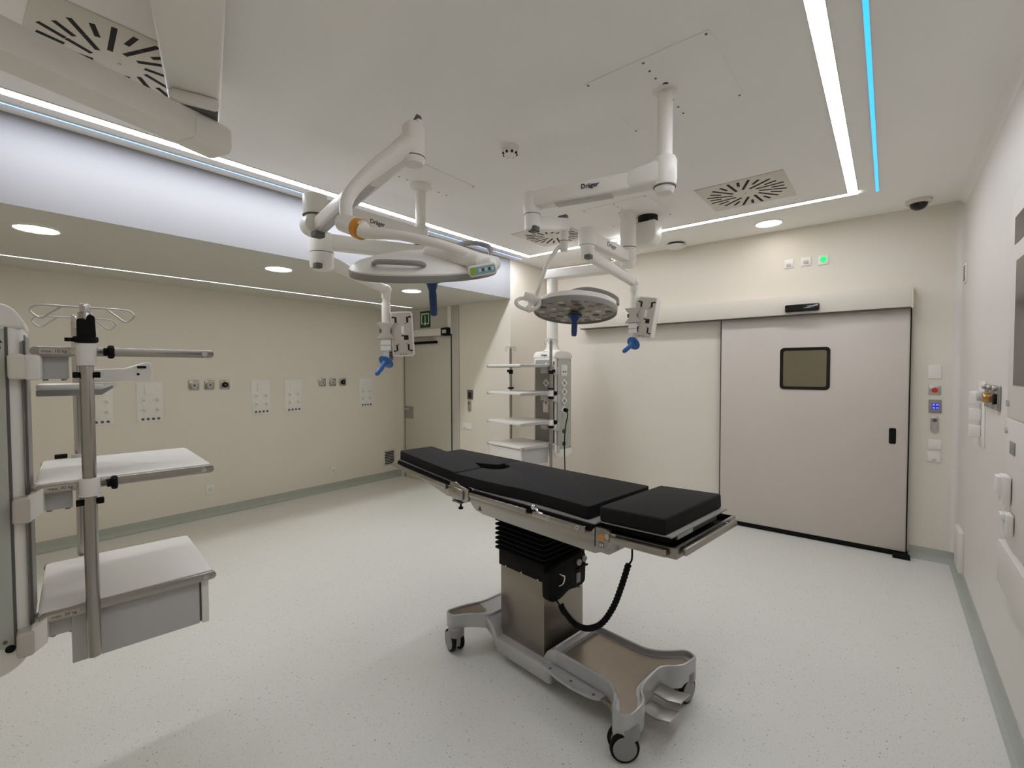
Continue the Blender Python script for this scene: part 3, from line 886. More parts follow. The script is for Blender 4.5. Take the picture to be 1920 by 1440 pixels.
obj('foot_mattress', m, OT, label='short black pad at the foot end')
q = MB(FE)
rot = Matrix.Rotation(R(90), 4, 'X')
q.box(.10, .135, -.2888, -.2878, -.050, -.044, 'inkb'); q.box(.175, .19, -.2888, -.2878, -.051, -.047, 'inkb'); q.box(.225, .29, -.2888, -.2878, -.051, -.047, 'inkb')
obj('marking', q, fe)
# split leg section at the far left: the near leg plate is tilted up, the other lies flat
rotz = Matrix.Rotation(R(180), 4, 'Z')
HN = T3(-.30, 0, .9035) @ rotz @ Matrix.Rotation(R(-4.7), 4, 'Y')   # local x runs towards the end, local y is mirrored
HF = T3(-.30, 0, .907) @ rotz
for s, HD in ((-1, HN), (1, HF)):
    m = MB()
    m.prism(round_poly([(-.405, .955), (-.408, .885), (-.37, .845), (-.31, .838), (-.235, .865), (-.232, .935), (-.31, .945), (-.345, .962)], .02), s * .296, s * .262, 'steelu', axis='y', bev=.004)
    m.prism(round_poly([(-.362, .935), (-.365, .885), (-.34, .862), (-.272, .868), (-.27, .925)], .014), s * .308, s * .295, 'steelu', axis='y', bev=.003)
    hg = obj('hinge', m, OT)
    q = MB().cyl((-.30, s * .296, .845), (-.30, s * .296, .825), .006, 'black', seg=10); q.cyl((-.30, s * .296, .826), (-.30, s * .296, .814), .014, 'black', seg=12, bev=.003); q.tube([(-.37, s * .30, .850), (-.33, s * .302, .852), (-.285, s * .302, .848)], .005, 'dgrey')
    obj('knob', q, hg)
    k = -s                                   # local y sign after the half turn
    ys = lambda a, b: (min(k * a, k * b), max(k * a, k * b))
    m = MB(HD)
    bp = round_poly([(.10, .012), (.10, -.050), (.14, -.052), (.45, -.010), (.725, -.006), (.735, .010)], .008)
    m.prism(bp, k * .292, k * .272, 'steelu', axis='y', bev=.002)
    o = obj('leg_beam', m, OT)
    m = MB(HD)
    m.prism(rrect(.13, .74, -.012, .016, .006), *ys(.298, .310), 'steelu', axis='y', bev=.0015)
    for u in (.18, .65): m.cyl((u, k * .270, .003), (u, k * .30, .003), .008, 'steelu', seg=10)
    obj('leg_rail', m, o)
    m = MB(HD)
    m.box(.06, .725, *ys(.012, .270), .028, .035, 'grey', bev=.002); m.box(.08, .715, *ys(.02, .284), .002, .028, 'black')
    m.box(.66, .70, *ys(.02, .27), -.012, .002, 'steelu')
    obj('leg_plate', m, OT)
    m = MB(HD).prism(round_poly([(.095, k * .272), (.095, k * .07), (.16, k * .045), (.27, k * .006), (.722, k * .006), (.722, k * .268), (.40, k * .272)], [.003, .02, .03, .03, .015, .02, .0]), .036, .094, 'blackmat', bev=.010, seg=3)
    obj('leg_mattress', m, OT, label='black leg pad tilted up' if s < 0 else 'black leg pad lying flat')
m = MB(HN).tube([(.62, .22, -.01), (.60, .22, -.038), (.48, .20, -.042), (.40, .2, -.01)], .004, 'steelu', n=3)
obj('release_bar', m, OT)
# seat and back mattress with the cut-out at its leg end
so = [(-.394, -.272), (-.16, -.274), (.0, -.266), (.12, -.250), (.22, -.246), (.40, -.249), (.565, -.262), (.565, .266), (.0, .258), (-.392, .266), (-.392, .125), (-.31, .105), (-.278, .065), (-.278, .0), (-.31, -.045), (-.392, -.06)]
m = MB().prism(round_poly(so, [.003, .03, .03, .03, .03, .05, .02, .02, 0, .003, .015, .03, .02, .02, .03, .015]), .942, 1.001, 'blackmat', bev=.010, seg=3)
obj('mattress', m, OT, label='long black mattress with a cut-out at its leg end')
# ------------------------------------------------------------------ supply towers (near one, and its mirror image far away)
def hooks(m, p, L, drop, ang):
    """four-armed wire bottle hook on top of a pole"""
    for k in range(4):
        a = R(ang + 90 * k)
        d = Vector((math.cos(a), math.sin(a), 0)); z = Vector((0, 0, 1)); p = Vector(p)
        s = L if k % 2 == 0 else L * .62
        lp = min(.075, s * .55)
        m.tube([p, p + d * (s - lp), p + d * (s - lp * .35), p + d * s - z * drop * .15, p + d * (s + .006) - z * drop * .55, p + d * (s - lp * .25) - z * drop, p + d * (s - lp * .62) - z * drop * .55, p + d * (s - lp * 1.0) - z * drop * .02], .0030, 'alu', seg=8, n=4)
    m.cyl(p - Vector((0, 0, .025)), p + Vector((0, 0, .012)), .014, 'alu', seg=16, bev=.003)

def text_on(m, txt, size, mt, u, z, y, s, depth=.0006, offset=0.0):
    """lettering on a face whose outward normal is local -y (s=1) or +y (s=-1)"""
    if s > 0: X = T3(u, y, z) @ Matrix.Rotation(R(90), 4, 'X')
    else: X = T3(u, y, z) @ Matrix.Rotation(R(180), 4, 'Z') @ Matrix.Rotation(R(90), 4, 'X')
    m.text(txt, size, mt, X, offset=offset, depth=depth)

def tower(t, s, shelves, far):
    """s=+1: shelves reach to local +y behind the pole; s=-1 mirrored"""
    Y = lambda a, b: (min(s * a, s * b), max(s * a, s * b))
    A0, A1 = (-.44 if far else -.56), -.148   # column extent along x
    B0, B1 = .035, .38
    m = MB()
    y0, y1 = Y(B0, B1)
    m.prism(rrect(A0, A1, y0, y1, .035), .70, 1.74, 'whitearm', bev=.004)
    body = obj('column', m, t)
    m = MB()
    m.prism(round_poly([(A0, 1.735), (A0, 1.775), (A0 + .06, 1.812), (A0 + .12, 1.82), (A1 - .09, 1.82), (A1 - .025, 1.812), (A1 + .002, 1.765), (A1 + .002, 1.735)], .03), y0, y1, 'whitearm', axis='y', bev=.02, seg=3)
    obj('head', m, t)
    m = MB().prism(round_poly([(A0, .72), (A0, .65), (A0 + .10, .615), (A1 - .06, .625), (A1 - .012, .66), (A1 + .002, .72)], .03), y0, y1, 'whitearm', axis='y', bev=.02, seg=3)
    obj('foot', m, t)
    # front panel on the -y*s face and side panel on the +x face
    pl = MB(); ya, yb = Y(B0 - .004, B0 + .01)
    pl.box(A0 + .03, A1 - .040, ya, yb, .72, 1.735, 'sage', bev=.002)
    fpn = obj('panel', pl, t)
    q = MB()
    for x in (A0 + .05, A1 - .06):
        for z in (.74, 1.715): q.cyl((x, s * (B0 - .006), z), (x, s * (B0 - .003), z), .006, 'dgrey', seg=10)
    obj('screws', q, fpn)
    q = MB(); q.box(A1 - .040, A1 - .033, ya, yb, .715, 1.74, 'dgrey')
    obj('groove', q, fpn)
    q = MB(); yc, yd = Y(B0 + .04, B1 - .04)
    q.box(A1 - .004, A1 + .004, yc, yd, .74, 1.72, 'grey', bev=.002)
    spn = obj('side_panel', q, t)
    if far:
        for k, z in enumerate((1.46, 1.36, 1.26, 1.16)):
            X = T3(-.29, s * (B0 - .008), z) @ Matrix.Rotation(R(45), 4, 'Y')
            sk = obj('socket', MB(X).box(-.036, .036, -.006, .006, -.036, .036, 'white', bev=.004), fpn)
            obj('insert', MB().cyl((-.29, s * (B0 - .016), z), (-.29, s * (B0 - .012), z), .02, 'grey'), sk)
        q = MB().box(-.34, -.24, *Y(B0 - .012, B0), 1.54, 1.66, 'white', bev=.004); q.box(-.32, -.30, *Y(B0 - .014, B0 - .01), 1.575, 1.595, 'dgrey'); q.box(-.285, -.265, *Y(B0 - .014, B0 - .01), 1.575, 1.595, 'dgrey')
        obj('data_outlet', q, fpn)
        q = MB()
        for z in (.92, .78): q.cyl((-.29, s * (B0 - .016), z), (-.29, s * (B0 - .003), z), .026, 'dgrey', bev=.003)
        obj('gas_socket', q, fpn)
        for z in (1.64, 1.46, 1.24, .98):
            X = T3(A1 + .006, s * .16, z) @ Matrix.Rotation(R(45), 4, 'X')
            sk = obj('socket', MB(X).box(-.004, .006, -.034, .034, -.034, .034, 'white', bev=.003), spn)
            obj('insert', MB().cyl((A1 + .011, s * .16, z), (A1 + .015, s * .16, z), .018, 'grey'), sk)
        obj('blank_cover', MB().box(A1 + .002, A1 + .010, *Y(.13, .21), 1.13, 1.23, 'white', bev=.003), spn)
        q = MB().cyl((-.29, s * (B0 - .055), 1.155), (-.29, s * (B0 - .012), 1.16), .022, 'black', bev=.004)
        q.tube([(-.29, s * (B0 - .05), 1.15), (-.265, s * (B0 - .085), 1.10), (-.225, s * (B0 - .09), .98), (-.215, s * (B0 - .085), .80), (-.225, s * (B0 - .08), .60), (-.23, s * (B0 - .08), .42)], .006, 'black', n=6)
        obj('power_cable', q, t, label='black power cable hanging from the lowest socket')
    else:
        yq = B0 - .0055
        q = MB().prism([(-.212, 1.690), (-.192, 1.690), (-.199, 1.703)], yq, yq + .002, 'inkb', axis='y')
        q.ring([(-.205 + .009 * math.cos(a * PI / 8), 1.675 + .009 * math.sin(a * PI / 8)) for a in range(16)], [(-.205 + .006 * math.cos(a * PI / 8), 1.675 + .006 * math.sin(a * PI / 8)) for a in range(16)], yq, yq + .002, 'inkb', axis='y')
        obj('marking', q, fpn)
        q = MB(); q.cyl((-.197, s * (B0 - .007), .715), (-.197, s * (B0 - .003), .715), .012, 'black')
        obj('cable_plug', q, fpn)
    obj('side_groove', MB().box(A1 - .002, A1 + .005, *Y(B0 + .004, B0 + .022), .72, 1.70, 'dgrey', bev=.002), t)
    # tube up to the boom
    SX, SY = .362, .58                 # shelf end and depth
    for n, (z, load) in enumerate(shelves):
        m = MB()
        yy0, yy1 = Y(.034, SY)
        m.prism(round_poly([(-.135, yy0), (SX, yy0), (SX, yy1), (-.125, yy1)], .02), z - .026, z, 'white', bev=.006)
        sh = obj('shelf', m, t)
        for b0 in (.018, SY - .004):
            m = MB(); ra, rb = Y(b0, b0 + .016)
            m.prism(rrect(-.132, SX + .006, z - .034, z - .004, .0145), ra, rb, 'lgrey' if far else 'steelu', axis='y', bev=.002)
            rl = obj('rail', m, sh)
        q = MB()
        for u in (-.012 if not far else .2, SX - .03): obj('rivet', MB().cyl((u, s * .0155, z - .019), (u, s * .019, z - .019), .010, 'alu', seg=16), sh)
        if not far:
            q = MB()
            q.box(-.112, -.034, *Y(.0172, .019), z - .028, z - .011, 'taupe')
            text_on(q, load, .014, 'inkb', -.072, z - .020, s * .0168, s)
            obj('load_label', q, sh, label='white load label with black lettering')
        # clamp on the column and bracket to the shelf
        m = MB(); ca, cb_ = Y(-.012, .07)
        m.prism(rrect(-.182, -.142, z - .115, z - .035, .010), ca, cb_, 'taupe' if not far else 'lgrey', axis='y', bev=.008, seg=3)
        cl = obj('clamp', m, t)
        m = MB()
        ca, cb_ = Y(-.002, .12)
        m.prism(round_poly([(-.150, z - .034), (-.112, z - .012), (-.112, z - .09), (-.150, z - .118)], .006), ca, cb_, 'whitearm', axis='y', bev=.006)
        m.box(-.130, -.108, *Y(.05, .14), z - .10, z - .03, 'whitearm', bev=.008)
        obj('arm', m, cl)
        m = MB().box(-.112, -.042, *Y(.055, .15), z - .098, z - .036, 'lgrey', bev=.003)
        for u in (-.100, -.055): m.cyl((u, s * .07, z - .104), (u, s * .07, z - .096), .007, 'grey', seg=10)
        obj('bracket', m, sh)
        if n == len(shelves) - 1:
            m = MB()
            m.box(-.055, .315, *Y(.05, SY - .03), z - .21, z - .03, 'lgrey', bev=.002)
            dr = obj('drawer', m, sh)
            m = MB().box(.322, .346, *Y(.045, SY - .025), z - .212, z - .034, 'white', bev=.003)
            obj('drawer_front', m, dr)
            obj('drawer_gap', MB().box(.314, .323, *Y(.055, SY - .035), z - .205, z - .04, 'dgrey'), dr)
    return body

NT = root('ceiling_supply_unit', 'white ceiling supply tower with shelves and pole cut off by the left picture edge', 'supply tower', (-2.11, .32, 0), 83, 'ceiling supply towers')
tower(NT, 1, ((1.232, 'max. 30 kg'), (.805, 'max. 30 kg')), False)
# bare equipment rail with the pole at eye level
m = MB().prism(rrect(-.134, .376, 1.652, 1.682, .0145), .022, .032, 'steelu', axis='y', bev=.002)
m.cyl((.345, .0205, 1.667), (.345, .023, 1.667), .010, 'alu', seg=16); m.cyl((-.03, .0205, 1.667), (-.03, .023, 1.667), .010, 'alu', seg=16)
rl = obj('rail', m, NT)
q = MB().box(-.112, -.042, .0212, .0225, 1.658, 1.676, 'taupe'); text_on(q, 'max. 10 kg', .014, 'inkb', -.077, 1.667, .0208, 1)
obj('load_label', q, rl)
m = MB().box(-.125, -.035, .04, .09, 1.648, 1.676, 'lgrey', bev=.004); m.box(-.112, -.042, .05, .14, 1.575, 1.650, 'lgrey', bev=.003)
for u in (-.100, -.055): m.cyl((u, .07, 1.569), (u, .07, 1.577), .007, 'grey', seg=10)
obj('bracket', m, rl)
m = MB().prism(rrect(-.182, -.142, 1.575, 1.655, .010), -.012, .07, 'cream', axis='y', bev=.008, seg=3)
cl = obj('clamp', m, NT)
m = MB().box(-.150, -.106, .0, .12, 1.572, 1.655, 'whitearm', bev=.012)
obj('arm', m, cl)
# small tray and scanner holder behind the pole
m = MB().prism(round_poly([(-.13, .30), (.055, .30), (.10, .36), (.10, .52), (-.13, .52)], .02), 1.528, 1.552, 'white', bev=.006)
tr = obj('tray', m, NT)
m = MB().prism(round_poly([(-.13, 1.508), (.05, 1.508), (.085, 1.535), (.085, 1.545), (.05, 1.530), (-.13, 1.530)], .004), .292, .300, 'grey', axis='y')
obj('tray_rail', m, tr)
m = MB()
m.prism(round_poly([(.0, 1.558), (.018, 1.608), (.13, 1.612), (.20, 1.640), (.215, 1.632), (.215, 1.562)], .012), .34, .44, 'white', axis='y', bev=.010)
m.box(.165, .195, .335, .342, 1.612, 1.622, 'black', mtx=None); m.cyl((.168, .337, 1.588), (.168, .342, 1.588), .005, 'black', seg=10)
obj('holder', m, NT)
# poles
m = MB().cyl((0, 0, .622), (0, 0, 1.80), .019, 'steelu', seg=28, bev=.004); pole = obj('pole', m, NT)
m = MB(); hooks(m, (0, 0, 1.815), .122, .042, -2); obj('bottle_hook', m, pole)
m = MB(); m.cyl((0, 0, 1.628), (0, 0, 1.695), .027, 'white', bev=.004); m.cyl((0, 0, 1.620), (0, 0, 1.630), .0255, 'white')
m.box(-.025, .025, .0, .036, 1.635, 1.69, 'white', bev=.004)
cl = obj('pole_clamp', m, pole)
q = MB().cyl((.03, 0, 1.667), (.046, 0, 1.667), .006, 'dgrey', seg=12); q.cyl((.044, 0, 1.667), (.056, 0, 1.667), .014, 'black', seg=16, bev=.003); q.cyl((.055, 0, 1.667), (.073, 0, 1.667), .024, 'black', seg=10, bev=.006)
obj('knob', q, cl)
q = MB().cyl((0, 0, 1.697), (0, 0, 1.718), .033, 'black', bev=.006)
q.prism(round_poly([(-.022, 1.716), (-.022, 1.775), (.0, 1.778), (.010, 1.793), (.024, 1.785), (.026, 1.716)], .006), -.026, .02, 'black', axis='y', bev=.006)
q.cyl((-.04, .0, 1.70), (-.04, 0, 1.712), .012, 'black', seg=10)
obj('locking_collar', q, pole)
q = MB()
for u in (-.027, .027): q.box(u - .008, u + .008, -.010, .010, 1.578, 1.598, 'black', bev=.003)
obj('stop_ring', q, pole)
m = MB(); m.cyl((0, 0, 1.182), (0, 0, 1.238), .027, 'white', bev=.004); m.box(-.026, .026, .0, .034, 1.187, 1.235, 'white', bev=.004); m.cyl((0, 0, 1.178), (0, 0, 1.184), .029, 'white')
cl = obj('pole_clamp', m, pole)
q = MB().cyl((.03, 0, 1.212), (.046, 0, 1.212), .006, 'dgrey', seg=12); q.cyl((.044, 0, 1.212), (.056, 0, 1.212), .014, 'black', seg=16, bev=.003); q.cyl((.055, 0, 1.212), (.073, 0, 1.212), .024, 'black', seg=10, bev=.006)
obj('knob', q, cl)
q = MB()
for u in (-.027, .027): q.box(u - .009, u + .009, -.010, .010, 1.146, 1.166, 'black', bev=.003)
obj('stop_ring', q, pole)
m = MB().cyl((-.012, .62, .80), (-.012, .62, 1.815), .0165, 'steelu', seg=20); pole = obj('pole', m, NT)
m = MB(); hooks(m, (-.012, .62, 1.83), .125, .045, -2); obj('bottle_hook', m, pole)
m = MB(); m.cyl((-.012, .62, 1.205), (-.012, .62, 1.245), .026, 'white', bev=.003); m.box(-.09, -.05, .585, .615, 1.233, 1.25, 'black', bev=.003); obj('pole_clamp', m, pole)
# big two-part boom of the near tower (given in world axes, turned into the tower's frame)
def loc(t, *p):
    return t.matrix_world.inverted() @ Vector(p)
bpy.context.view_layer.update()
W = NT.matrix_world.inverted()
def world_mb(): return MB(W.copy())
m = world_mb(); m.cyl((-2.30, -.01, 1.80), (-2.30, -.01, 2.62), .072, 'whitearm', seg=36); obj('tube', m, NT)
m = world_mb()
m.arm((-2.165, -.14, 2.658), (-2.40, .745, 2.658), .150, .108, 'whitearm', bev=.006, seg=2, e1=.06)
bo = obj('lower_boom', m, NT)
m = world_mb(); m.arm((-2.385, .70, 2.655), (-2.425, .86, 2.650), .162, .122, 'whitearm', bev=.03, seg=4)
obj('end_cap', m, bo)
m = world_mb(); m.arm((-2.27, .705, 2.738), (-2.42, .755, 2.738), .178, .050, 'whitearm', bev=.02, e1=.03); m.arm((-2.29, .712, 2.717), (-2.40, .748, 2.717), .165, .010, 'dgrey', bev=.004, e1=.03)
obj('joint', m, NT)
m = world_mb(); m.arm((-1.66, .50, 2.83), (-2.38, .74, 2.83), .205, .135, 'whitearm', bev=.014, w1=.19, e1=.09)
ub = obj('upper_boom', m, NT)
m = world_mb(); m.cyl((-1.60, .48, 2.76), (-1.60, .48, 2.96), .11, 'whitearm', seg=36, bev=.01); obj('ceiling_mount', m, NT)

# far tower
FT = root('ceiling_supply_unit', 'distant white supply tower with four shelves in the far corner behind the operating table', 'supply tower', (-2.845, 4.12, 0), 259.5, 'ceiling supply towers')
tower(FT, -1, ((1.668, ''), (1.37, ''), (1.055, ''), (.806, '')), True)
FP = T3(-.055, .0, 0)
m = MB(FP).cyl((0, 0, .45), (0, 0, 1.92), .016, 'steelu', seg=20); pole = obj('pole', m, FT)
m = MB(FP); hooks(m, (0, 0, 1.935), .115, .055, 30); obj('bottle_hook', m, pole)
for zc in (1.35, 1.035):
    m = MB(FP); m.cyl((0, 0, zc - .03), (0, 0, zc + .03), .028, 'white', bev=.003); m.box(-.028, .028, -.034, 0, zc - .025, zc + .025, 'white', bev=.003)
    cl = obj('pole_clamp', m, pole)
    q = MB(FP).cyl((-.045, .01, zc + .0), (-.07, .01, zc + .0), .024, 'black', seg=12, bev=.005); q.cyl((.0, .0, zc - .06), (0, .0, zc - .03), .03, 'black', seg=12, bev=.006)
    obj('knob', q, cl)
m = MB(FP).cyl((0, 0, 1.56), (0, 0, 1.60), .03, 'black', bev=.004); m.box(-.05, .0, -.02, .02, 1.575, 1.61, 'black', bev=.005); m.cyl((0, 0, 1.395), (0, 0, 1.41), .036, 'black', bev=.004)
obj('locking_collar', m, pole)
m = MB().cyl((.0, -.605, .80), (.0, -.605, 1.86), .0155, 'steelu', seg=20); pole = obj('pole', FT and m, FT)
m = MB(); hooks(m, (.0, -.605, 1.875), .115, .05, 20); obj('bottle_hook', m, pole)
m = MB().cyl((.0, -.605, 1.56), (.0, -.605, 1.61), .026, 'black', bev=.004); m.box(-.0, .05, -.62, -.59, 1.58, 1.61, 'black', bev=.005); m.cyl((.0, -.605, 1.385), (.0, -.605, 1.405), .036, 'black', bev=.004)
obj('locking_collar', m, pole)
m = MB(); m.text('Dräger', .036, 'ink', T3(-.1455, -.20, 1.772) @ Matrix.Rotation(R(90), 4, 'Z') @ Matrix.Rotation(R(90), 4, 'X'), depth=.001, offset=.0006); obj('lettering', m, FT)
bpy.context.view_layer.update()
W = FT.matrix_world.inverted()
cx = FT.matrix_world @ Vector((-.295, -.215, 0))
m = world_mb(); m.cyl((cx.x, cx.y, 1.80), (cx.x, cx.y, 2.66), .062, 'whitearm', seg=36); m.lathe([(.062, 1.93), (.067, 1.87), (.085, 1.835), (.125, 1.812), (0, 1.80)], 'whitearm', 36, T3(cx.x, cx.y, 0))
tb = obj('tube', m, FT)
ELB = (-2.21, 4.56)
m = world_mb(); m.arm((cx.x, cx.y, 2.69), (ELB[0], ELB[1], 2.69), .15, .10, 'whitearm', bev=.010, e0=.08, e1=.06); obj('lower_boom', m, FT)
m = world_mb(); m.cyl((ELB[0], ELB[1], 2.735), (ELB[0], ELB[1], 2.775), .075, 'whitearm'); obj('joint', m, FT)
m = world_mb(); m.arm((-1.70, 3.97, 2.83), (ELB[0], ELB[1], 2.83), .18, .12, 'whitearm', bev=.014, e1=.06); obj('upper_boom', m, FT)
m = world_mb(); m.prism(round_poly([(-1.775, 2.90), (-1.775, 2.70), (-1.61, 2.70), (-1.575, 2.755), (-1.575, 2.90)], .02), 3.90, 4.06, 'whitearm', axis='y', bev=.03, seg=4); m.cyl((-1.675, 3.98, 2.895), (-1.675, 3.98, ZC), .085, 'dark', seg=36)
obj('ceiling_mount', m, FT)
# ------------------------------------------------------------------ surgical lights and monitor pendants (built in world axes)
CR = Vector((.7775, .6289, 0)); CF = Vector((-.6289, .7775, 0)); UZ = Vector((0, 0, 1))   # a handy pair of horizontal directions

def ceiling_plate(name, x, y, label, grp, hole=None):
    t = root(name, label, 'ceiling plate', (x, y, ZC), group=grp)
    obj('cover', MB().box(-.285, .285, -.285, .285, -.005, 0, 'ceiling', bev=.002), t)
    q = MB()
    for dx, dy in [(0, -.26), (0, -.19), (0, -.12), (.0, .10), (0, .18), (0, .255), (-.27, -.27), (.27, -.27), (-.27, .27), (.27, .27)]:
        q.cyl((dx, dy, -.0065), (dx, dy, -.004), .006, 'dgrey', seg=10)
    obj('screws', q, t)
    return t
G = 'square cover plates of the ceiling mounts'
ceiling_plate('ceiling_plate', -2.68, 2.255, 'square ceiling cover plate above the left surgical light post', G)
ceiling_plate('ceiling_plate', -.865, 2.255, 'large square ceiling cover plate around the long bare white post', G)
ceiling_plate('ceiling_plate', -1.77, 3.78, 'square ceiling cover plate above the thick post near the back strip light', G)

def draeger(parent, p, xdir, up, size, mt='ink'):
    x = Vector(xdir).normalized(); u = Vector(up).normalized(); z = x.cross(u).normalized(); u = z.cross(x)
    q = MB(basis(x, u, z, p)); q.text('Dräger', size, mt, Matrix.Identity(4), offset=size * .018, depth=.0008)
    return obj('lettering', q, parent, world=True)

def side_of(p0, p1, w):
    """outward offset to the face of an arm that looks at the room's near right"""
    d = (Vector(p1) - Vector(p0)); n = Vector((d.y, -d.x, 0)).normalized()
    if n.dot(Vector((1, -1, 0))) < 0: n = -n
    return n, n * (w / 2 + .0006)

def joint(t, x, y, z0, z1, r, m='whitearm', ring=None):
    b = MB().lathe([(0, z0), (r * .72, z0), (r * .93, z0 + .012), (r, z0 + .03), (r, z1 - .02), (r * .94, z1 - .006), (r * .8, z1), (0, z1)], m, 32, T3(x, y, 0))
    o = obj('joint', b, t, world=True)
    if ring:
        obj('ring', MB().cyl((x, y, ring), (x, y, ring + .004), r * 1.01, 'dgrey', seg=32), o, world=True)
    return o

def lamp_head(t, C, xax, nax, panel, dark, R0=.30, grip=(0, 0), gs=1.0, zs=1.0):
    """C centre of the light field; nax points to the lamp's back; xax towards the control side"""
    n = Vector(nax).normalized(); x = Vector(xax); x = (x - n * x.dot(n)).normalized(); y = n.cross(x)
    X = basis(x, y, n, C) @ Matrix.Diagonal((R0 / .30, R0 / .30, zs, 1))
    b = MB(X)
    b.lathe([(.285, .0), (.30, .0), (.302, .018), (.292, .030), (.262, .044), (.20, .060), (.12, .072), (0, .077)], 'white', 56)
    h = obj('lamp_head', b, t, world=True)
    b = MB(X); b.lathe([(.302, -.012), (.305, -.002), (.304, .012), (.298, .012), (.292, -.002), (.296, -.012), (.302, -.012)], 'grey', 56, cap=False); obj('rim', b, h, world=True, label='grey rubber rim')
    b = MB(X); b.lathe([(0, .002), (.296, .002), (.296, -.003), (0, -.006)], 'lens', 56)
    obj('lens', b, h, world=True, label='brown-grey glass underside of the lamp')
    if dark:
        for rr_, k in ((.10, 6), (.17, 10), (.245, 16)):
            for i in range(k):
                a = 2 * PI * i / k + rr_ * 9
                b = MB(X)
                b.lathe([(0, -.0085), (.024, -.007), (.027, -.004), (.027, .0), (0, 0)], ('grey', 'taupe', 'dgrey')[(i * 7 + int(rr_ * 100)) % 3], 14, T3(rr_ * math.cos(a), rr_ * math.sin(a), 0))
                obj('reflector', b, h, world=True)
    # sterile handle
    X = basis(x, y, n, C)
    b = MB(X @ T3(grip[0], grip[1], 0) @ Matrix.Diagonal((gs, gs, 1, 1)))
    b.cyl((0, 0, -.003), (0, 0, -.034), .026, 'dgrey'); b.lathe([(0, -.022), (.048, -.022), (.052, -.028), (.048, -.034), (0, -.034)], 'dgrey', 32); b.lathe([(.0, -.036), (.052, -.036), (.053, -.041), (.045, -.047), (0, -.047)], 'blueD', 32)
    b.lathe([(0, -.047), (.032, -.047), (.026, -.066), (.020, -.078), (.0215, -.10), (.0205, -.150), (.0175, -.178), (.012, -.182), (0, -.182)], 'blueD', 28)
    obj('grip', b, h, world=True, label='dark blue sterile grip')
    return h, X

# ---- left surgical light
LL = root('surgical_light', 'left surgical light seen from its white back with an orange ring on the arm', 'surgical light', (-2.68, 2.255, ZC), group='surgical lights with ceiling arms')
b = MB().cyl((-2.68, 2.255, 2.44), (-2.68, 2.255, ZC - .005), .037, 'whitearm', seg=32); b.lathe([(.075, ZC - .005), (.075, ZC - .03), (.04, ZC - .05), (.037, ZC - .05)], 'whitearm', 32, T3(-2.68, 2.255, 0))
obj('post', b, LL, world=True)
J1 = (-2.672, 1.445); J2 = (-2.925, 1.62)
p0, p1 = (-2.68, 2.20, 2.580), (J1[0], J1[1], 2.580)
b = MB().arm(p0, p1, .085, .105, 'whitearm', bev=.014, e1=.02, e0=.08); ar = obj('extension_arm', b, LL, world=True)
n, off = side_of(p0, p1, .085)
draeger(ar, Vector((-2.676, 1.85, 2.572)) + off, Vector(p0) - Vector(p1), UZ, .040, 'inkb')
b = MB().arm((-2.70, 2.16, 2.455), (J2[0], J2[1], 2.455), .085, .10, 'whitearm', bev=.014, e0=.10, e1=.02); obj('extension_arm', b, LL, world=True)
joint(LL, -2.68, 2.255, 2.39, 2.66, .052, ring=2.51)
joint(LL, J1[0], J1[1], 2.515, 2.645, .072, ring=2.52)
jj = joint(LL, J2[0], J2[1], 2.265, 2.51, .075, ring=2.375)
b = MB().box(J2[0] + .03, J2[0] + .075, J2[1] - .08, J2[1] - .035, 2.262, 2.295, 'dgrey', bev=.004); obj('brake_cover', b, jj, world=True)
# spring arm up to the lamp yoke
E = Vector((-1.63, 1.335, 2.60))
k = MB().cyl((J1[0] - .045, J1[1] - .02, 2.462), (J1[0] + .05, J1[1] - .03, 2.462), .058, 'whitearm', seg=32, bev=.01); k.lathe([(0, 2.405), (.05, 2.405), (.066, 2.435), (.066, 2.51), (0, 2.52)], 'whitearm', 32, T3(J1[0], J1[1], 0))
obj('elbow', k, LL, world=True)
b = MB().arm((J1[0] + .02, J1[1], 2.455), E, .075, .085, 'whitearm', bev=.02, w1=.085, h1=.095, e1=.02); sa = obj('spring_arm', b, LL, world=True)
b = MB().arm((J1[0] + .05, J1[1] - .004, 2.413), Vector((-1.85, 1.35, 2.535)), .05, .02, 'lgrey', bev=.006); obj('under_cover', b, sa, world=True)
b = MB().box(J1[0] + .03, J1[0] + .09, J1[1] - .05, J1[1] + .01, 2.380, 2.415, 'dgrey', bev=.006); obj('brake_cover', b, sa, world=True)
b = MB().lathe([(0, 2.50), (.042, 2.50), (.050, 2.515), (.050, 2.66), (.042, 2.672), (0, 2.672)], 'whitearm', 32, T3(E.x, E.y, 0)); b.cyl((E.x, E.y, 2.525), (E.x, E.y, 2.53), .0508, 'dgrey', seg=32)
b.prism([(-.018, 2.676), (.022, 2.682), (.016, 2.702)], -.012, .012, 'dgrey', axis='y', mtx=T3(E.x + .02, E.y, 0)); b.box(E.x + .002, E.x + .05, E.y - .014, E.y + .014, 2.66, 2.678, 'whitearm')
obj('joint', b, LL, world=True)
PV = Vector((-1.665, .985, 2.07))   # pivot at the lower end of the yoke
def along(d, px, py):
    """a point d metres deep along the horizontal viewing direction CF, by bearing"""
    return Vector((0, 0, 1.6)) + CF * d + CR * (d * px) + UZ * (d * py)
Y0 = E + Vector((0, 0, -.05))
pv = along(1.86, -.352, .318)
yk = [Y0, along(2.04, -.215, .475), along(2.0, -.268, .445), along(1.94, -.322, .400), along(1.89, -.350, .362), pv]
b = MB().tube(yk, [.044, .042, .036, .028, .025, .024], 'whitearm', seg=18, n=8)
yo = obj('yoke', b, LL, world=True)
pr = along(1.80, -.318, .300); pr2 = along(1.79, -.302, .293)
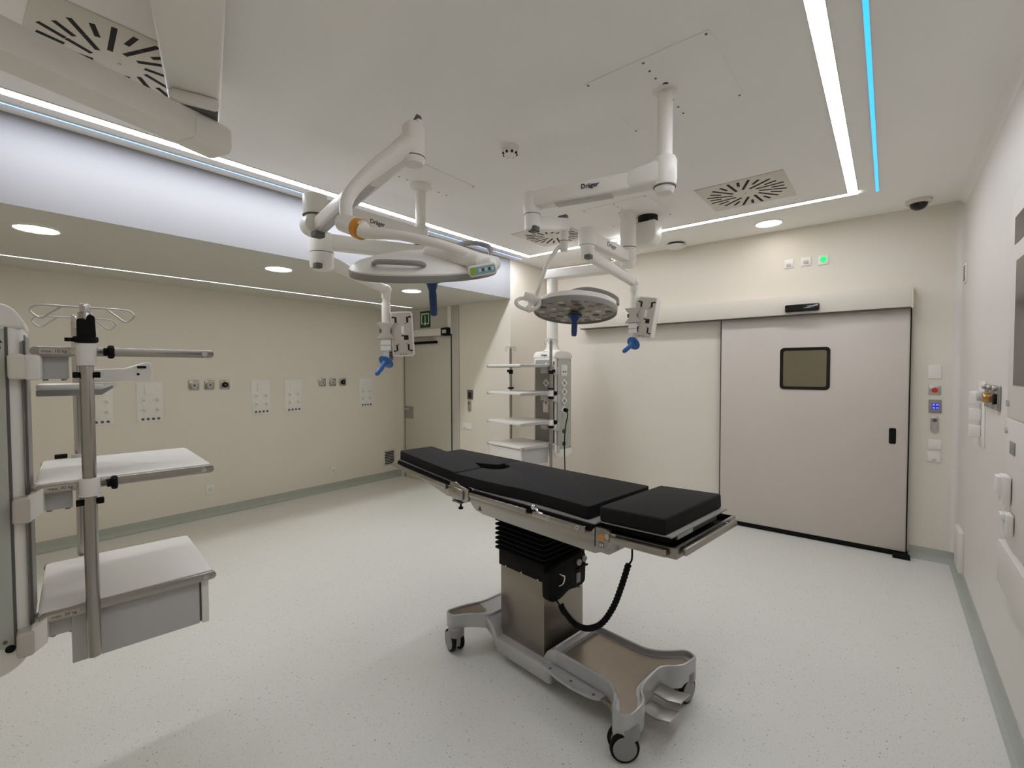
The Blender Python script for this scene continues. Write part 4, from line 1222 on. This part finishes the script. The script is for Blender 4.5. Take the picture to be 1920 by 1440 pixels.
b = MB().tube([along(1.87, -.360, .315), along(1.82, -.330, .306), pr], [.034, .038, .036], 'whitearm', seg=20, n=4); obj('pivot', b, LL, world=True)
b = MB().cyl(along(1.815, -.329, .304), along(1.80, -.318, .300), .039, 'orange', seg=28); obj('ring', b, LL, world=True, label='orange ring on the pivot')
b = MB().tube([pr, pr2, along(1.74, -.24, .288), along(1.68, -.155, .270), along(1.68, -.09, .248), along(1.70, -.062, .238)], [.032, .022, .018, .017, .017, .017], 'whitearm', seg=16, n=6); obj('lamp_fork', b, LL, world=True)
n = (UZ * math.cos(R(18.5)) - CF * math.sin(R(18.5)))
x = (CR * math.cos(R(4)) + UZ * math.sin(R(4)))
C = along(1.90, -.186, .214)
h, X = lamp_head(LL, C, x, n, True, False, R0=.288, grip=(.03, -.02), gs=.74)
b = MB()
b.arm(along(1.86, -.14, .242), along(1.70, -.055, .232), .24, .07, 'white', bev=.03, w1=.13, h1=.050, seg=5, e1=.02)
b.arm(along(1.72, -.092, .217), along(1.665, -.038, .226), .05, .062, 'white', bev=.014, w1=.05, h1=.05, seg=4)
cp = obj('control_unit', b, h, world=True)
pc = along(1.60, -.0625, .2150)
px_ = (CR * 1.0 + UZ * .17 + CF * .0).normalized(); pz_ = (-CF - UZ * .25).normalized(); pz_ = (pz_ - px_ * pz_.dot(px_)).normalized(); py_ = pz_.cross(px_)
PX = basis(px_, py_, pz_, pc)
b = MB(PX); b.prism(rrect(-.050, .049, -.0195, .0185, .011), -.045, .0, 'white', bev=.004); obj('panel', b, cp, world=True)
b = MB(PX)
b.prism(rrect(-.043, .044, -.0135, .0125, .006), -.0005, .0012, 'panelblue')
b.cyl((-.032, 0, .001), (-.032, 0, .003), .0112, 'greenbtn', seg=20)
for i in range(5): b.box(-.012 + .011 * i, -.006 + .011 * i, -.005, .005, .001, .0022, 'ink' if i % 2 else 'signwhite')
b.cyl((-.046, -.013, -.0005), (-.046, -.013, .001), .0025, 'dgrey', seg=8)
obj('buttons', b, cp, world=True, label='pale blue button panel with green key')
b = MB().tube([along(1.86, -.135, .248), along(1.90, -.125, .263), along(1.93, -.085, .272), along(1.90, -.050, .264), along(1.80, -.045, .248), along(1.74, -.05, .238)], .0105, 'grey', seg=10, n=5); obj('handle', b, h, world=True, label='grey loop handle on the lamp edge')
b = MB().tube([along(1.80, -.285, .215), along(1.70, -.294, .228), along(1.64, -.285, .232), along(1.62, -.24, .231), along(1.62, -.195, .228), along(1.68, -.185, .222)], .0095, 'grey', seg=10, n=5); obj('handle', b, h, world=True, label='grey bar handle on the lamp edge')
# monitor holder on the lower arm
def monitor_holder(t, J, E, zE, tilt_roll, face, rod_dir, zr, px, dp):
    """J joint (x,y,z), E top of the drop tube (x,y); face = outward normal of the panel"""
    b = MB().arm(J, (E[0], E[1], zE), .07, .085, 'whitearm', bev=.016, w1=.055, h1=.06, e1=.02); obj('spring_arm', b, t, world=True)
    b = MB().ball((E[0], E[1], zE), .042, 'whitearm', 20); b.cyl((E[0], E[1], zE - .07), (E[0], E[1], zE), .034, 'whitearm', bev=.006); obj('joint', b, t, world=True)
    b = MB().cyl((E[0], E[1], zE - .20), (E[0], E[1], zE - .05), .028, 'whitearm', seg=24); b.cyl((E[0], E[1], zr + .25), (E[0], E[1], zE - .10), .034, 'whitearm', seg=24, bev=.004)
    obj('drop_tube', b, t, world=True)
    fz = Vector(face).normalized(); rx = UZ.cross(fz).normalized()      # to the panel's right when looked at
    up = UZ
    z0 = zr + .23
    # taupe spool clamp around the tube
    X = basis(rx, UZ, fz, Vector((E[0], E[1], 0)))
    b = MB(X)
    sp = round_poly([(-.072, z0 + .12), (-.045, z0 + .085), (-.030, z0 + .07), (-.030, z0 + .04), (-.072, z0 - .006), (.070, z0 - .006), (.034, z0 + .04), (.034, z0 + .07), (.070, z0 + .12)], .010)
    b.prism(sp, -.045, .045, 'taupe', bev=.008)
    cl = obj('clamp', b, t, world=True)
    b = MB(X)
    for u in (-.042, .030): b.box(u - .006, u + .010, z0 + .042, z0 + .070, .0, .040, 'dgrey')
    obj('grips', b, cl, world=True)
    b = MB(X); b.box(-.040, .036, z0 - .095, z0 - .008, -.036, .036, 'white', bev=.004); b.box(-.038, .036, z0 - .060, z0 - .050, -.0375, .0375, 'lgrey'); b.box(-.022, .018, z0 - .15, z0 - .09, -.02, .02, 'white', bev=.003)
    obj('lower_block', b, t, world=True)
    # tray-like monitor plate
    Q = X @ T3(px, z0 + .035, .015) @ Matrix.Rotation(R(tilt_roll), 4, 'Z')
    b = MB(Q); b.prism(rrect(-.082, .082, -.172, .172, .018), -dp, .012, 'white', bev=.006)
    pn = obj('monitor_plate', b, t, world=True)
    b = MB(Q); b.prism(rrect(-.074, .074, -.163, .163, .014), .0115, .016, 'taupe', bev=.001)
    for sx in (-1, 1):
        b.box(sx * .036, sx * .052, .085, .130, .0155, .0168, 'dark'); b.box(sx * .052, sx * .073, .122, .134, .0155, .0168, 'dark')
        b.box(sx * .036, sx * .050, -.130, -.082, .0155, .0168, 'dark'); b.box(sx * .050, sx * .072, -.136, -.126, .0155, .0168, 'dark')
        for zz in (.078, -.078): b.cyl((sx * .030, zz, .015), (sx * .030, zz, .0172), .004, 'dark', seg=10)
    b.box(.012, .046, -.048, -.012, .0155, .0168, 'dark'); b.box(-.006, .014, -.020, -.010, .0155, .0168, 'dark')
    b.box(-.006, .016, .0, .06, .0155, .019, 'white', bev=.002)
    for u in (-.02, .0, .02): b.box(u - .006, u + .006, -.160, -.155, .0155, .0168, 'dark')
    obj('cover', b, pn, world=True)
    b = MB(Q); b.box(-.125, -.07, -.03, .03, -.035, -.01, 'lgrey', bev=.006); obj('hinge', b, pn, world=True)
    # blue sterile handle with guard disc
    rd = Vector(rod_dir).normalized(); c = Vector((E[0], E[1], zr + .055))
    b = MB(); b.tube([c + UZ * .03, c], .018, 'white'); ax, _ = align(c, c + rd); ax = ax @ basis((0, 1, 0), (0, 0, 1), (1, 0, 0))
    b.lathe([(0, -.012), (.030, -.010), (.055, .0), (.062, .008), (.060, .013), (.030, .018), (.024, .022), (.019, .04), (.0175, .06), (.0205, .08), (.019, .14), (.014, .155), (0, .157)], 'blue', 32, ax)
    obj('grip', b, t, world=True, label='blue sterile handle with round guard')
monitor_holder(LL, (J2[0], J2[1], 2.345), (-3.03, 2.20), 2.225, 3, -CF + CR * .16, -UZ * .66 - CR * .32 - CF * .66, 1.62, .122, .055)
# ---- right surgical light
RL = root('surgical_light', 'right round surgical light seen from below with dark blue grip', 'surgical light', (-.865, 2.255, ZC), group='surgical lights with ceiling arms')
b = MB().cyl((-.865, 2.255, 2.60), (-.865, 2.255, ZC - .005), .0365, 'whitearm', seg=32); b.lathe([(.06, ZC - .005), (.055, ZC - .012), (.0365, ZC - .016)], 'whitearm', 32, T3(-.865, 2.255, 0))
b.cyl((-.845, 2.205, ZC - .0075), (-.845, 2.205, ZC - .004), .014, 'dark', seg=16)
obj('post', b, RL, world=True)
J = (-1.563, 2.115)
b = MB().lathe([(0, 2.462), (.036, 2.462), (.044, 2.472), (.048, 2.492), (.054, 2.497), (.058, 2.53), (.058, 2.615), (.050, 2.632), (.038, 2.638), (0, 2.638)], 'whitearm', 36, T3(-.865, 2.255, 0)); b.cyl((-.865, 2.255, 2.490), (-.865, 2.255, 2.4935), .0535, 'dgrey', seg=36)
b.arm((-.865, 2.255, 2.562), (-1.05, 2.222, 2.545), .112, .125, 'whitearm', bev=.03, w1=.090, h1=.095, seg=4)
obj('hub', b, RL, world=True)
p0, p1 = (-1.02, 2.225, 2.543), (J[0], J[1], 2.546)
b = MB().arm(p0, p1, .086, .088, 'whitearm', bev=.016, e1=.0, seg=4); ar = obj('extension_arm', b, RL, world=True)
b = MB().arm((-1.12, 2.207, 2.497), (-1.42, 2.143, 2.499), .06, .010, 'lgrey', bev=.004); obj('under_cover', b, ar, world=True)
n, off = side_of(p0, p1, .088)
draeger(ar, Vector((-1.222, 2.181, 2.552)) + off, Vector(p0) - Vector(p1), UZ, .033)
b = MB().lathe([(0, 2.372), (.034, 2.372), (.042, 2.382), (.044, 2.466), (.048, 2.471), (.050, 2.50), (.050, 2.572), (.044, 2.588), (0, 2.590)], 'whitearm', 32, T3(J[0], J[1], 0)); b.cyl((J[0], J[1], 2.467), (J[0], J[1], 2.471), .0465, 'dgrey', seg=32)
jj = obj('joint', b, RL, world=True)
b = MB().box(J[0] - .005, J[0] + .045, J[1] - .035, J[1] + .012, 2.366, 2.398, 'dgrey', bev=.005); obj('brake_cover', b, jj, world=True)
E = Vector((-1.735, 2.71, 2.60))
b = MB().arm((J[0], J[1], 2.415), (E.x + .005, E.y, 2.590), .07, .085, 'whitearm', bev=.018, e0=.02, e1=.03); sa = obj('spring_arm', b, RL, world=True)
b = MB().box(-.03, .03, -.016, .016, -.008, .012, 'dgrey', mtx=T3(E.x, E.y - .01, 2.637)); obj('brake_cover', b, sa, world=True)
b = MB().lathe([(0, 2.41), (.022, 2.41), (.027, 2.418), (.027, 2.475), (.030, 2.48), (.030, 2.62), (0, 2.63)], 'whitearm', 24, T3(E.x, E.y, 0)); b.cyl((E.x, E.y, 2.477), (E.x, E.y, 2.481), .0305, 'dgrey', seg=24)
obj('joint', b, RL, world=True)
C = along(3.30, .135, .127)
hL = along(3.24, .048, .150)
b = MB().tube([Vector((E.x, E.y, 2.435)), along(3.21, .100, .262), along(3.19, .075, .225), along(3.20, .060, .180), along(3.22, .051, .158)], [.018, .015, .0135, .0135, .0135], 'whitearm', seg=14, n=8); obj('yoke', b, RL, world=True)
n = (UZ * math.cos(R(9.5)) + CF * math.sin(R(9.5)) + CR * .06)
h, X = lamp_head(RL, C, -CR, n, False, True, R0=.288, zs=1.45)
b = MB()
b.arm(along(3.22, .040, .150), along(3.28, .080, .142), .10, .050, 'white', bev=.018, w1=.14, h1=.045, seg=4)
b.cyl(along(3.17, .026, .159), along(3.17, .050, .153), .030, 'white', seg=20, bev=.005)
cu = obj('control_unit', b, h, world=True)
b = MB().tube([along(3.17, .030, .155), along(3.15, .016, .153), along(3.13, .009, .146), along(3.12, .014, .138), along(3.11, .026, .132), along(3.11, .036, .130)], .013, 'white', seg=12, n=5); obj('handle', b, h, world=True)
b = MB().tube([along(3.16, .060, .150), along(3.13, .058, .140), along(3.12, .050, .133), along(3.11, .036, .128), along(3.11, .034, .134), along(3.14, .040, .140)], .013, 'white', seg=12, n=5); obj('handle', b, h, world=True)
b = MB().tube([along(3.42, .112, .150), along(3.46, .125, .167), along(3.50, .160, .174), along(3.46, .200, .166), along(3.40, .224, .153), along(3.34, .226, .140)], .015, 'grey', seg=12, n=5, flat=.8)
obj('handle', b, h, world=True, label='grey loop handle on the lamp edge')

# ---- monitor pendant on the thick post
MP = root('monitor_pendant', 'white monitor pendant on a thick ceiling post with tilted plate and bright blue handle', 'monitor pendant', (-1.767, 3.781, ZC))
b = MB().cyl((-1.767, 3.781, 2.655), (-1.767, 3.781, ZC - .005), .068, 'whitearm', seg=36); b.lathe([(.085, ZC - .005), (.085, ZC - .02), (.068, ZC - .03)], 'whitearm', 36, T3(-1.767, 3.781, 0))
obj('post', b, MP, world=True)
b = MB().lathe([(0, 2.485), (.05, 2.485), (.058, 2.50), (.06, 2.525), (.068, 2.54), (.068, 2.652), (0, 2.655)], 'whitearm', 36, T3(-1.767, 3.781, 0)); b.cyl((-1.767, 3.781, 2.650), (-1.767, 3.781, 2.656), .0695, 'dgrey', seg=36)
obj('hub', b, MP, world=True)
J = (-1.79, 3.12)
p0, p1 = (-1.767, 3.72, 2.575), (J[0], J[1], 2.60)
b = MB().arm(p0, p1, .085, .10, 'whitearm', bev=.014); ar = obj('extension_arm', b, MP, world=True)
n, off = side_of(p0, p1, .085)
draeger(ar, Vector((-1.779, 3.42, 2.592)) + off, Vector(p0) - Vector(p1), UZ, .050, 'inkb')
b = MB().lathe([(0, 2.44), (.045, 2.44), (.054, 2.455), (.056, 2.54), (.064, 2.545), (.068, 2.57), (.068, 2.65), (.058, 2.672), (0, 2.676)], 'whitearm', 32, T3(J[0], J[1], 0)); b.cyl((J[0], J[1], 2.54), (J[0], J[1], 2.545), .058, 'dgrey', seg=32)
jj = obj('joint', b, MP, world=True)
b = MB().box(J[0] + .005, J[0] + .055, J[1] - .055, J[1] - .005, 2.432, 2.465, 'dgrey', bev=.005); obj('brake_cover', b, jj, world=True)
monitor_holder(MP, (J[0], J[1], 2.485), (-1.705, 3.775), 2.345, -9, -CF - CR * .62, -UZ * .50 - CR * .68 - CF * .50, 1.78, .098, .092)

# ------------------------------------------------------------------ camera, world, colour management
cam = bpy.data.cameras.new('camera')
co = bpy.data.objects.new('camera', cam); COL.objects.link(co)
cam.sensor_fit = 'HORIZONTAL'; cam.sensor_width = 36.0
cam.lens = 873.0 / 1920.0 * 36.0
cam.clip_start = 0.02; cam.clip_end = 50
co.location = (0, 0, 1.6)
co.matrix_world = Matrix.Translation((0, 0, 1.6)) @ (Matrix.Rotation(R(38.97), 4, 'Z') @ Matrix.Rotation(R(90 - 1.66), 4, 'X') @ Matrix.Rotation(R(-0.12), 4, 'Z'))
S.camera = co
w = bpy.data.worlds.new('world'); S.world = w
w.use_nodes = True
w.node_tree.nodes['Background'].inputs['Color'].default_value = (0, 0, 0, 1)
w.node_tree.nodes['Background'].inputs['Strength'].default_value = 0
S.view_settings.view_transform = 'Standard'
S.view_settings.look = 'None'
S.view_settings.exposure = 0.0
S.view_settings.gamma = 1.0
S.view_settings.use_curve_mapping = False
S.cycles.max_bounces = 10
S.cycles.diffuse_bounces = 6
S.cycles.use_adaptive_sampling = True
S.cycles.use_denoising = True
S.cycles.sample_clamp_indirect = 4.0
